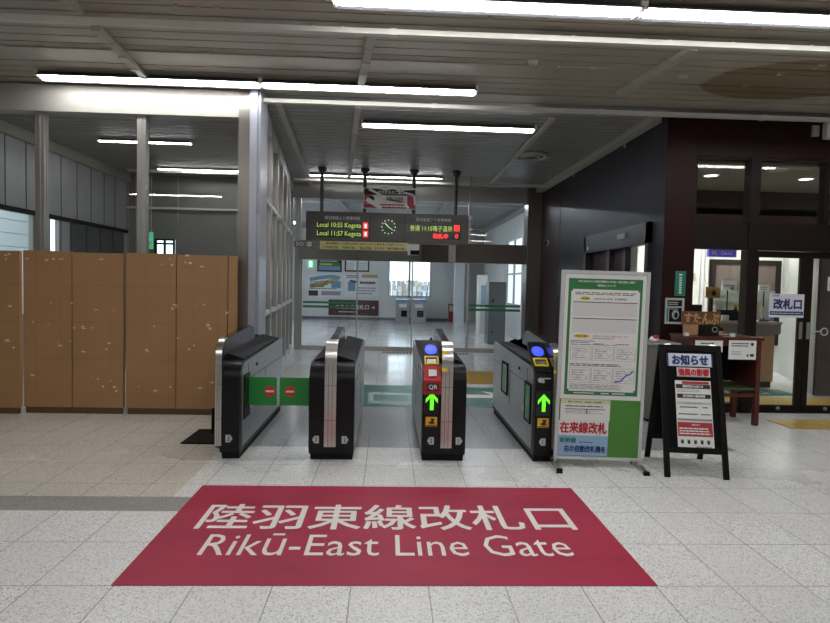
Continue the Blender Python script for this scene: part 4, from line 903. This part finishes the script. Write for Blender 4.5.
# =================================================== signs on the office front
x0, x1, z0, z1 = rect_y(675, 271, 685.5, 296, YF-.07)
o = thing('green_plaque', 'narrow green upright sign on the maroon wall', 'sign', (x0, YF-.06, z0)); s = Sheet(x0, x1, z0, z1, YF-.075, .012); s.rect(.35, .12, .65, .18, 1); s.rows(.38, .22, .62, .92, 7, 1, .7, 0); s.rect(.0, .0, .08, 1, 2); s.done('plate', [mat('plaque_green', (.02, .20, .13, 1), .4), PAPER, TEAL], o)
x0, x1, z0, z1 = rect_y(665, 298, 683.5, 324, YF-.07)
o = thing('framed_notice', 'aluminium framed dark notice with a circular picture on the maroon wall', 'picture frame', (x0, YF-.06, z0)); bm = rings(x0, x1, z0, z1, .014, YF-.085, YF-.06); obj('frame', bm, FRAMEL, o)
s = Sheet(x0+.014, x1-.014, z0+.014, z1-.014, YF-.072, .008); s.rect(.05, .05, .95, .3, 3); s.rows(.1, .1, .8, .26, 2, 0, .5); s.rect(.02, .36, .14, .94, 2); s.rect(.18, .36, .95, .96, 3); s.oval(.35, .45, .8, .85, 1); s.oval(.5, .55, .72, .8, 3); s.rows(.2, .38, .9, .44, 1, 0, .5); s.done('print', [LTINK, mat('print_grey', (.35, .42, .4, 1), .5), TEAL, MATTE], o)
# gate sign on the sliding door
x0, x1, z0, z1 = rect_y(769, 294, 803.5, 317.5, YF+.03)
o = thing('door_sign', 'white sign with large navy gate lettering fixed to the ticket office door', 'sign', (x0, YF+.02, z0)); s = Sheet(x0, x1, z0, z1, YF+.02, .01); s.text('在来線', .06, .04, .26, .12, 1, .02); s.text('改札口', .10, .2, .93, .66, 1, .045); s.rect(.02, .74, .98, .9, 1); s.rows(.06, .79, .94, .85, 1, 0, .5, 0); s.rows(.7, .69, .95, .72, 1, 2, .5); s.done('plate', [mat('sign_white', (.75, .75, .84, 1), .5), NAVY, GREYINK], o)
x0, x1, z0, z1 = rect_y(828, 277, 840, 291, YF+.03)
o = thing('door_notice', 'white notice at the right edge on the second office door leaf', 'notice', (x0, YF+.03, z0)); s = Sheet(x0, x1, z0, z1, YF+.032, .004); s.rows(.1, .1, .9, .9, 5, 1); s.done('sheet', [PAPER, GREYINK], o)
# =================================================== ticket office inside
YK = 9.7
x0 = ony(706, 330, YK).x; x1 = ony(775, 330, YK).x; zk = ony(740, 321, YK).z
o = thing('office_counter', 'ticket office counter with grey ledge and light wooden front', 'counter', ((x0+x1)/2, YK, 0))
bm = B(); box(bm, x0-.4, x1, YK, YK+.6, .1, zk-.2); obj('front', bm, mat('counter_oak', (.42, .25, .12, 1), .5), o)
bm = B(); box(bm, x0-.45, x1+.05, YK-.08, YK+.7, zk-.2, zk-.04); obj('ledge', bm, mat('counter_grey', (.24, .22, .2, 1), .35), o, bevel=.008); bm = B(); box(bm, x0-.4, x1-.02, YK+.02, YK+.58, 0, .1); obj('kick', bm, MATTE, o)
bm = B(); box(bm, x0-.45, x1+.05, YK-.1, YK+.7, zk-.04, zk); obj('worktop', bm, mat('counter_top', (.45, .43, .4, 1), .3), o)
bm = B(); box(bm, ony(701, 330, YK).x, ony(724, 330, YK).x, YK-.1, YK-.09, zk-.5, zk-.2); obj('white_front', bm, OW, o)
def desk_item(name, label, cat, px0, py0, px1, py1, m, Y, depth=.02, screen_=None, two=None, parts=()):
    x0, x1, z0, z1 = rect_y(px0, py0, px1, py1, Y); z0 = max(min(z0, z1-.05), zk+.001) if Y > YK-.09 and z1 > zk+.04 else z0; o = thing(name, label, cat, ((x0+x1)/2, Y, zk))
    bm = B(); box(bm, x0, x1, Y, Y+depth, z0, z1); obj(parts[0] if parts else 'sheet', bm, m, o, bevel=.003)
    return o, x0, x1, z0, z1
def fw(): return None
def stand(o, x, Y, z0): bm = B(); box(bm, x-.05, x+.05, Y-.02, Y+.09, zk, zk+.012); cyl(bm, (x, Y+.05, zk), (x, Y+.05, max(z0+.02, zk+.03)), .01, n=8); obj('foot', bm, MATTE, o)
CLR = glass_material('acrylic', (.85, .93, .88, 1))
for i, (a, b, c, d) in enumerate(((713, 290, 742, 324), (755, 291, 775, 312))):
    o, x0, x1, z0, z1 = desk_item('acrylic_screen', ('wide clear acrylic screen at the left of the office counter', 'clear acrylic screen behind the white gate sign')[i], 'screen', a, b, c, d, mat('frosted_acrylic', (.55, .62, .57, 1), .35), YK+.48, .006, parts=('pane',))
    stand(o, x0+.1, YK+.48, z0)
o, x0, x1, z0, z1 = desk_item('yellow_card', 'tan card with a small dark bird picture on the office counter', 'card', 706, 287, 720.5, 298, mat('tan_card', (.42, .27, .06, 1), .6), YK+.1, parts=('sheet',)); bm = B(); cyl(bm, ((x0+x1)/2+.01, YK+.094, z0+.07), ((x0+x1)/2+.01, YK+.1, z0+.07), .035); cyl(bm, ((x0+x1)/2+.01, YK+.094, z0+.11), ((x0+x1)/2+.01, YK+.1, z0+.11), .022); obj('picture', bm, INK, o); stand(o, (x0+x1)/2, YK+.1, z0)
o, x0, x1, z0, z1 = desk_item('counter_notice', 'white notice with grey print standing high on the office counter', 'notice', 722, 279, 737, 290, PAPER, YK+.36, parts=('sheet',)); s = Sheet(x0, x1, z0, z1, YK+.356, .002); s.rows(.1, .5, .9, .7, 1, 1, .8); s.rect(.55, .7, .8, 1, 1); s.rect(.0, .0, 1, .1, 2); s.done('print', [PAPER, GREYINK, LTINK], o); stand(o, (x0+x1)/2, YK+.36, z0)
o, x0, x1, z0, z1 = desk_item('counter_notice', 'small white notice above the right acrylic screen', 'notice', 759, 285, 770, 291, PAPER, YK+.40, parts=('sheet',)); s = Sheet(x0, x1, z0, z1, YK+.396, .002); s.rows(.1, .2, .9, .9, 2, 1, .5); s.done('print', [PAPER, GREYINK], o); stand(o, (x0+x1)/2, YK+.36, z0)
o, x0, x1, z0, z1 = desk_item('counter_notice', 'cream notice in front of the counter beside the dark door post', 'notice', 749, 302, 760, 320, mat('cream_sheet', (.66, .6, .36, 1), .6), YK+.05, parts=('sheet',)); s = Sheet(x0, x1, z0, z1, YK+.046, .002); s.rect(.1, .05, .9, .15, 1); s.rows(.15, .3, .85, .9, 5, 2, .5); s.done('print', [MC['cream_sheet'], YEL, GREYINK], o)
o, x0, x1, z0, z1 = desk_item('cash_register', 'black terminal with white papers at the left of the office counter', 'terminal', 721, 310, 735, 322, MATTE, YK+.05, .15, parts=('case',)); bm = B(); box(bm, x0-.0, x0+.12, YK+.03, YK+.05, zk, zk+.09); obj('paper', bm, PAPER, o)
o, x0, x1, z0, z1 = desk_item('black_monitor', 'small black monitor left on the office counter', 'monitor', 689, 304.5, 702, 316, MATTE, YK-.2+.25, .03, parts=('screen',)); bm = B(); box(bm, (x0+x1)/2-.05, (x0+x1)/2+.05, YK+.03, YK+.14, zk, zk+.015); box(bm, (x0+x1)/2-.012, (x0+x1)/2+.012, YK+.08, YK+.1, zk, z0+.02); obj('stand', bm, MATTE, o)
o, x0, x1, z0, z1 = desk_item('telephone', 'dark telephone by the door post on the office counter', 'telephone', 735, 311, 741.5, 321, MATTE, YK+.06, .1, parts=('base',)); bm = B(); box(bm, x0-.02, x0+.02, YK+.04, YK+.08, z1-.02, z1+.04); obj('handset', bm, BLACK, o)
for i, (a, b, c, d, m, l) in enumerate(((714, 306, 719, 313, PAPER, 'tilted white leaflet beside the tan card'), (733, 304, 739, 306.5, YEL, 'small yellow pad behind the telephone'), (761, 307, 768, 318, LTINK, 'grey leaflet box right of the cream notice'), (762, 314, 770, 320, mat('sky_blue', (.25, .5, .75, 1), .5), 'pale blue pack under the white gate sign'))):
    o, x0, x1, z0, z1 = desk_item('leaflet_holder', l, 'leaflet holder', a, b, c, d, m, YK+(.3, .22, .10, .26)[i], .02, parts=('leaflet',)); stand(o, (x0+x1)/2, YK+(.27, .17, .08, .23)[i], z0)
# purple hanging sign, poster by the window, small wall fittings
x0, x1, z0, z1 = rect_y(709, 243, 737, 257, 10.2); o = thing('hanging_sign', 'violet illuminated sign hanging inside the ticket office', 'sign', ((x0+x1)/2, 10.2, z0)); bm = B(); box(bm, x0, x1, 10.2, 10.28, z0, z1); obj('box', bm, mat('violet_sign', (.06, .05, .30, 1), .4, emit=.4), o, bevel=.006); bm = B(); text(bm, '改札', (x0+.2*(x1-x0), 10.195, (z0+z1)/2-.05), (1, 0, 0), (0, 0, 1), .1, .1, 'C', 0, .02, .08); text(bm, 'Gate', (x0+.62*(x1-x0), 10.195, (z0+z1)/2-.05), (1, 0, 0), (0, 0, 1), .1, .2, 'C', 0, .02, .06); obj('lettering', bm, PAPER, o)
bm = B(); cyl(bm, (x0+.1, 10.24, z1), (x0+.1, 10.24, 2.75), .01, n=8); cyl(bm, (x1-.1, 10.24, z1), (x1-.1, 10.24, 2.75), .01, n=8); obj('hanger', bm, STEEL, o)
x0, x1, z0, z1 = rect_y(689, 273, 695, 281, YO-.02); o = thing('wall_thermostat', 'two small beige switches on the white office wall', 'switch', (x0, YO-.02, z0)); bm = B(); box(bm, x0, x1, YO-.03, YO, z0, z1); obj('plate', bm, TRUNK, o)
bm = B(); box(bm, x0+.02, x1-.02, YO-.036, YO-.03, z0+.04, z0+.06); box(bm, x0+.02, x1-.02, YO-.036, YO-.03, z1-.06, z1-.04); obj('buttons', bm, GREYINK, o)
# =================================================== DEPARTURE BOARD
YS = 11.95
sx0 = ony(306, 225, YS).x; sx1 = ony(468.5, 230, YS).x
_, _, sz0, sz1 = rect_y(306, 213, 469, 242.5, YS)
o = thing('departure_board', 'dark hanging train departure board with green and red lettering and clock', 'departure board', ((sx0+sx1)/2, YS+.15, sz1))
bm = B(); box(bm, sx0, sx1, YS, YS+.28, sz0, sz1); obj('case', bm, mat('board_brown', (.055, .049, .042, 1), .45), o, bevel=.008)
cxa, cxb = ony(370, 225, YS).x, ony(405, 227, YS).x
for x in (cxa, cxb): bm = B(); box(bm, x-.004, x+.004, YS-.003, YS, sz0+.01, sz1-.01); obj('panel_joint', bm, MATTE, o)
LEDG = mat('led_green_yellow', (.50, .70, .12, 1), .5, emit=.4); LEDR = mat('led_red', (1.0, .03, .03, 1), .5, emit=.9); LEDO = mat('led_green', (.2, .8, .1, 1), .5, emit=1.0)
DSP = mat('led_panel_black', (.004, .004, .004, 1), .3)
def btext(s, px0, py0, px1, py1, m, name, bold=0.):
    m_ = (py0+py1)/2; A = ony(px0, m_-(0), YS-.006); Bq = ony(px1, m_, YS-.006); T = ony((px0+px1)/2, py0, YS-.006); Q = ony((px0+px1)/2, py1, YS-.006)
    zc = (T.z+Q.z)/2; bm = B(); text(bm, s, ((A.x+Bq.x)/2, YS-.006, zc), (1, 0, 0), (0, 0, 1), .1, Bq.x-A.x, 'C', 0, bold, T.z-Q.z); return obj(name, bm, m, o)
def bpanel(px0, py0, px1, py1, m=DSP, name='display', y=.003):
    x0, x1, z0, z1 = rect_y(px0, py0, px1, py1, YS); bm = B(); box(bm, x0, x1, YS-y, YS, z0, z1); return obj(name, bm, m, o)
bpanel(316, 222, 369, 229); bpanel(316, 230.5, 369, 237.5); bpanel(408, 224.5, 461, 231.5); bpanel(407, 232.5, 461, 239.5)
btext('陸羽東線上り発車時刻', 325, 216.2, 360, 219.8, LTINK, 'heading', .01); btext('陸羽東線下り発車時刻', 416, 218.2, 451, 221.8, LTINK, 'heading', .01)
btext('Local 10:55 Kogota', 317, 222.6, 361, 228.8, LEDG, 'led_line', 0); btext('Local 11:57 Kogota', 317, 231.0, 361, 237.2, LEDG, 'led_line', 0)
bpanel(363, 222.8, 368, 228.8, LEDR, 'platform_number', .005); bpanel(363, 231, 368, 237.2, LEDR, 'platform_number', .005)
bpanel(454, 225.3, 459.5, 231.3, LEDR, 'platform_number', .005)
btext('2', 455, 226, 458.5, 230.5, DSP, 'digit', .02); btext('1', 364.6, 224, 366.6, 228, mat('led_pink', (1, .6, .6, 1), .5, emit=1), 'digit', .02); btext('1', 364.6, 232, 366.6, 236, MC['led_pink'], 'digit', .02)
btext('普通 11:15鳴子温泉', 410, 225.6, 452.5, 231.2, LEDG, 'led_line', 0)
btext('改札中', 433, 233.6, 448, 238.8, LEDR, 'led_line', .03); btext('0', 455, 234, 458, 238.5, LEDR, 'led_line', .01)
cc = ony(388.5, 227, YS); bm = B(); cyl(bm, (cc.x, YS-.008, cc.z), (cc.x, YS, cc.z), .155, n=36); obj('clock_face', bm, DSP, o)
CG = mat('clock_green', (.5, .75, .4, 1), .5, emit=.35); clf = o.children[-1]
for k in range(12):
    a = 2*PI*k/12; p = Vector((cc.x+.13*math.sin(a), YS-.011, cc.z+.13*math.cos(a))); bm = B(); box(bm, p.x-.011, p.x+.011, YS-.011, YS-.008, p.z-.011, p.z+.011); obj('hour_mark', bm, CG, clf)
bm = B()
for a, l in ((math.radians(-40), .075), (math.radians(-65+180+10), .10), (math.radians(-45), .11)): bar(bm, (cc.x, YS-.013, cc.z), (cc.x+l*math.sin(a), YS-.013, cc.z+l*math.cos(a)), .008, .012)
obj('clock_hands', bm, CG, clf)
for px, fy in ((322, 167), (365, 168), (414, 170), (456, 172)):
    x = ony(px, 190, YS+.14).x; bm = B(); cyl(bm, (x, YS+.14, sz1-.01), (x, YS+.14, HC-.0), .035, n=16); obj('hanging_pole', bm, mat('dark_pole', (.03, .027, .025, 1), .4), o)
    bm = B(); cyl(bm, (x, YS+.14, HC-.05), (x, YS+.14, HC-.002), .085, n=20); cyl(bm, (x, YS+.14, HC-.1), (x, YS+.14, HC-.05), .05, .07, n=20); obj('flange', bm, MC['dark_pole'], o)
# yellow notice banner under the board
x0, x1, z0, z1 = rect_y(320, 240.5, 408, 248.5, YS); z1 = sz0
o = thing('yellow_banner', 'long pale yellow paper banner with black print under the departure board', 'banner', ((x0+x1)/2, YS, z1)); s = Sheet(x0, x1, z0-.03, z1, YS+.0, .004); s.text('陸羽東線をご利用のお客さまはこちらの改札をご利用ください', .07, .1, .96, .42, 1, .02); s.text('「小牛田方面」「石巻方面」「新庄方面」のりかえ「鳴子温泉方面」', .03, .58, .97, .9, 1, .03); s.done('sheet', [mat('banner_yellow', (.58, .55, .25, 1), .6), mat('banner_ink', (.12, .09, .03, 1), .6)], o)
# torn red and white hanging panel
YP = YS+.02
x0, x1, z0, z1 = rect_y(363.5, 188.5, 416, 209, YP)
o = thing('torn_banner', 'red white and black hanging banner covered with torn white tape', 'banner', ((x0+x1)/2, YP, z1))
bm = rings(x0, x1, z0, z1, .012, YP-.02, YP+.03); obj('frame', bm, LTINK, o)
s = Sheet(x0+.012, x1-.012, z0+.012, z1-.012, YP, .02); s.rect(0, 0, 1, .32, 3); s.rect(.04, .3, .12, .75, 2); s.rect(.02, .3, .04, .9, 0); s.text('のりかえのご案内', .27, .06, .78, .28, 0, .02); s.text('新幹線・在来線', .4, .40, .76, .55, 1, .02); s.rect(.84, .34, .97, .9, 1); s.rect(0, .78, 1, 1, 1); s.rows(.3, .82, .85, .95, 1, 0, .5, 0); s.rect(.01, .3, .04, .8, 1); s.oval(.08, .35, .2, .7, 3)
s.done('panel', [PAPER, mat('banner_red', (.35, .01, .035, 1), .5), REDINK, INK], o)
bm = B(); rr = random.Random(5)
def strip(pts, wd):
    for (ax, az), (bx, bz) in zip(pts, pts[1:]):
        A = Vector((x0+(x1-x0)*ax, YP-.026, z1-(z1-z0)*az)); Q = Vector((x0+(x1-x0)*bx, YP-.026, z1-(z1-z0)*bz)); bar(bm, A, Q, .006, wd*(z1-z0))
strip([(.1, .02), (.3, .0), (.42, .08), (.55, -.02), (.7, .1), (.78, .04), (.98, .0)], .07); strip([(.1, .08), (.22, .2), (.34, .38), (.5, .55), (.68, .62), (.78, .7), (.86, .95)], .1); strip([(.06, .55), (.2, .75), (.3, .9), (.34, .98)], .22); strip([(.78, .2), (.95, .3), (.97, .55)], .09); strip([(.34, .5), (.6, .62), (.78, .62)], .12)
q = obj('torn_tape', bm, mat('white_tape', (.75, .75, .75, 1), .4), o); q['kind'] = 'stuff'
bm = B()
for px in (366, 413): x = ony(px, 200, YS+.14).x; box(bm, x-.03, x+.03, YP+.02, YS+.11, (z0+z1)/2-.03, (z0+z1)/2+.03)
obj('bracket', bm, MC['dark_pole'], o)
# camera hanging by the board's right end
p = ony(470, 218, 12.6); o = thing('dome_camera', 'small white hanging dome at the right end of the departure board', 'camera', (p.x, 12.6, p.z)); bm = B(); bmesh.ops.create_icosphere(bm, subdivisions=2, radius=.055, matrix=Matrix.Translation((p.x, 12.6, p.z))); obj('dome', bm, WHITE, o, smooth=True)
bm = B(); cyl(bm, (p.x, 12.6, p.z), (p.x, 12.6, HC), .012, n=8); obj('stem', bm, TRUNK, o)
p = onx(548, 243, XR-.02); o = thing('door_bell', 'small dark round sensor on the maroon end wall', 'sensor', p); bm = B(); cyl(bm, (XR-.05, p.y, p.z), (XR-.004, p.y, p.z), .07, n=20); obj('ring', bm, GREYINK, o); bm = B(); cyl(bm, (XR-.06, p.y, p.z), (XR-.05, p.y, p.z), .05, n=20); obj('cap', bm, MATTE, o)
x0, x1, z0, z1 = rect_y(294, 241, 313, 247, YD-.13); o = thing('exit_plate', 'grey plate with white numbers on the steel header at the left of the glass doors', 'sign', (x0, YD-.13, z0)); s = Sheet(x0, x1, z0, z1, YD-.14, .02); s.text('SO', .1, .2, .5, .8, 1, .02); s.rect(.7, .15, .92, .85, 1); s.rows(.74, .3, .88, .7, 2, 0, .5, 0); s.done('plate', [mat('plate_grey', (.2, .19, .18, 1), .4), PAPER], o)
# =================================================== CONCOURSE things
YW2 = YB-.03
def wallposter(px0, py0, px1, py1, label, fn, name='wall_poster', frame=None, mats=None):
    x0, x1, z0, z1 = rect_y(px0, py0, px1, py1, YW2); o = thing(name, label, 'poster', ((x0+x1)/2, YW2, z0))
    if frame: obj('frame', rings(x0-.03, x1+.03, z0-.03, z1+.03, .06, YW2-.03, YW2+.03), frame, o)
    s = Sheet(x0, x1, z0, z1, YW2-.01, .02); fn(s); s.done('print', mats, o)
C4 = [PAPER, INK, mat('map_blue', (.15, .28, .45, 1), .5), mat('map_ochre', (.5, .38, .12, 1), .5), POSTERG, mat('sign_maroon', (.09, .03, .03, 1), .5), GREYINK]
def p1(s): s.rect(.0, .0, 1, .25, 1); s.rect(0, .25, 1, .6, 4); s.rect(.1, .35, .6, .5, 3); s.rect(0, .6, 1, 1, 2); s.rows(.1, .1, .9, .2, 1, 0)
def p2(s): s.rect(.48, 0, .52, 1, 6); s.rows(.05, .2, .45, .9, 4, 6, .3); s.rows(.55, .2, .95, .9, 4, 6, .3)
def p3(s): s.line([(.05, .55), (.3, .45), (.6, .35), (.9, .2)], .2, 3); s.line([(.05, .25), (.4, .15), (.7, .1), (.95, .15)], .15, 2); s.rect(.7, .3, .98, .6, 2); s.line([(.1, .5), (.4, .55), (.6, .3)], .06, 4); s.rect(.02, .72, .3, .95, 1); s.rect(.4, .74, .98, .92, 6); s.rows(.05, .3, .95, .68, 4, 1, .3, .6)
def p4(s): s.rect(.5, .02, .98, .16, 3); s.rows(.05, .05, .45, .2, 2, 1, .5); s.rect(.1, .35, .32, .75, 2); s.rows(.45, .3, .95, .45, 1, 5, .7); s.rows(.4, .55, .95, .9, 3, 6, .5); s.line([(.15, .3), (.35, .35)], .08, 1)
def p5(s): s.text('のりかえ改札口 →', .14, .3, .93, .6, 0, .02); s.rows(.2, .72, .6, .82, 1, 0, .5)
wallposter(318, 259.5, 341, 271, 'black framed landscape picture at the upper left on the far back wall', p1, frame=INK, mats=C4)
wallposter(345.5, 260, 368.5, 271, 'black framed pale double notice beside the far landscape picture', p2, frame=INK, mats=C4)
wallposter(308, 274, 341.5, 297, 'white route map poster with ochre and blue drawing on the far wall', p3, mats=C4)
wallposter(344.5, 274, 378.5, 297, 'white information poster with a yellow heading on the far wall', p4, mats=C4)
wallposter(328.5, 300, 378.5, 315.5, 'dark maroon direction board low on the far wall', p5, name='direction_board', mats=[PAPER, INK, INK, INK, INK, C4[5]])
for ob in list(COL.objects):
    if ob.name.startswith('direction_board'):
        for ch in ob.children:
            ch.data.materials[0] = C4[5]; 
            ch.data.materials.clear(); ch.data.materials.append(C4[5]); [ch.data.materials.append(m) for m in (PAPER,)]
            for p in ch.data.polygons: p.material_index = 0 if p.index < 6 else 1
x0, x1, z0, z1 = rect_y(307.5, 260, 314, 268, 24); o = thing('exit_sign', 'green and white emergency exit sign at the far left beyond the glass doors', 'sign', (x0, 24, z0)); s = Sheet(x0, x1, z0, z1, 24, .06); s.rect(.3, .15, .7, .85, 1); s.done('box', [MC['exit_green'], mat('exit_white', (.85, 1, .9, 1), .5, emit=.8)], o); bm = B(); cyl(bm, ((x0+x1)/2, 24.03, z1), ((x0+x1)/2, 24.03, HC+.05), .012, n=8); obj('hanger', bm, STEEL, o)
for i, (a, b) in enumerate(((396, 409.5), (412, 426))):
    x0, x1, z0, z1 = rect_y(a, 299.5, b, 319.5, 24.4); o = thing('fare_gate', ('left of two small grey fare gates below the far window', 'right of two small grey fare gates below the far window')[i], 'ticket gate', ((x0+x1)/2, 24.7, 0)); bm = B(); box(bm, x0, x1, 24.4, 25.6, 0, z1-.08); obj('body', bm, mat('far_gate_grey', (.36, .38, .40, 1), .4), o, bevel=.02)
    bm = B(); box(bm, x0, x1, 24.4, 25.6, z1-.08, z1); obj('blue_top', bm, mat('far_gate_blue', (.22, .35, .65, 1), .3), o); bm = B(); box(bm, x0+.2, x1-.1, 24.39, 24.4, .25, .5); obj('recess', bm, MATTE, o); bm = B(); box(bm, x0+.12, x1-.12, 24.385, 24.4, .62, .75); obj('label_plate', bm, PAPER, o)
x0, x1, z0, z1 = rect_y(448.5, 304, 454.5, 320, 25.4); o = thing('fire_extinguisher_box', 'small red box on the floor left of the far white column', 'box', ((x0+x1)/2, 25.5, 0)); bm = B(); box(bm, x0, x1, 25.4, 25.65, 0, z1); obj('cabinet', bm, mat('box_red', (.3, .03, .03, 1), .4), o, bevel=.01); bm = B(); box(bm, x0+.03, x1-.03, 25.39, 25.4, z1-.3, z1-.06); obj('panel', bm, LTINK, o)
x0, x1, z0, z1 = rect_y(488.5, 282, 505.5, 345, 16.2); o = thing('grey_locker', 'tall grey metal cabinet behind the right glass door', 'cabinet', ((x0+x1)/2, 16.4, 0)); bm = B(); box(bm, x0, x1, 16.2, 16.8, 0, z1); obj('body', bm, mat('locker_grey', (.16, .18, .19, 1), .4), o, bevel=.01); bm = B(); box(bm, x0+.03, x1-.03, 16.19, 16.2, .08, z1-.05); obj('door', bm, mat('locker_door', (.19, .21, .22, 1), .35), o)
bm = B(); box(bm, x0+.09, x0+.12, 16.17, 16.19, z1-.55, z1-.45); box(bm, x0+.09, x0+.12, 16.17, 16.19, .3, .36); obj('lock', bm, MATTE, o)
x0, x1, z0, z1 = rect_y(479, 275, 487, 337, 18.3); o = thing('ticket_machine', 'white and grey machine behind the tall grey cabinet', 'machine', ((x0+x1)/2, 18.5, 0)); bm = B(); box(bm, x0, x1, 18.3, 18.9, 0, z1); obj('body', bm, OW, o, bevel=.01); bm = B(); box(bm, x0+.05, x1-.05, 18.29, 18.3, 1.0, z1-.3); obj('screen', bm, mat('blue_screen', (.3, .4, .5, 1), .3), o); bm = B(); box(bm, x0+.04, x1-.04, 18.29, 18.3, .1, .9); obj('lower_door', bm, LTINK, o)
# =================================================== town outside the back window
rr = random.Random(11); k = 0
cols = ((.55, .58, .6, 1), (.35, .38, .42, 1), (.34, .28, .24, 1), (.5, .47, .4, 1))
bm = B(); box(bm, -120, 150, 34, 420, -12, -11.5); struct('ground_outside', bm, mat('town_ground', (.2, .21, .2, 1), .8))
for row, (Y, n, t0, t1) in enumerate(((100, 9, -1.6, -.9), (150, 10, -.6, .2), (220, 10, .8, 1.6), (310, 11, 2.3, 3.3))):
    for i in range(n):
        cx = Y*(-.004+.08*(i+rr.uniform(.46, .54))/n)+.002*Y; wd = Y*rr.uniform(.0055, .0066); top = rr.uniform(t0, t1); c = rr.randrange(4)
        o = thing('town_house', ('town house in the nearest row of roofs seen through the far window', 'town house in the second row of roofs seen through the far window', 'town house in the third row of roofs seen through the far window', 'town house on the skyline seen through the far window')[row], 'building', (cx, Y, -11.5), group=('nearest town houses', 'second row of town houses', 'third row of town houses', 'skyline town houses')[row])
        bm = B(); box(bm, cx-wd/2, cx+wd/2, Y, Y+6, -11.5, top); obj('walls', bm, mat('town_wall_%d' % c, cols[c], .7), o)
        bm = B(); prism(bm, [(cx-wd/2-.15, top), (cx, top+wd*rr.uniform(.1, .3)), (cx+wd/2+.15, top)], 'y', Y-.3, Y+6.3); obj('roof', bm, mat('town_roof_%d' % (k % 3), ((.16, .17, .2, 1), (.3, .2, .16, 1), (.5, .52, .55, 1))[k % 3], .6), o)
        k += 1
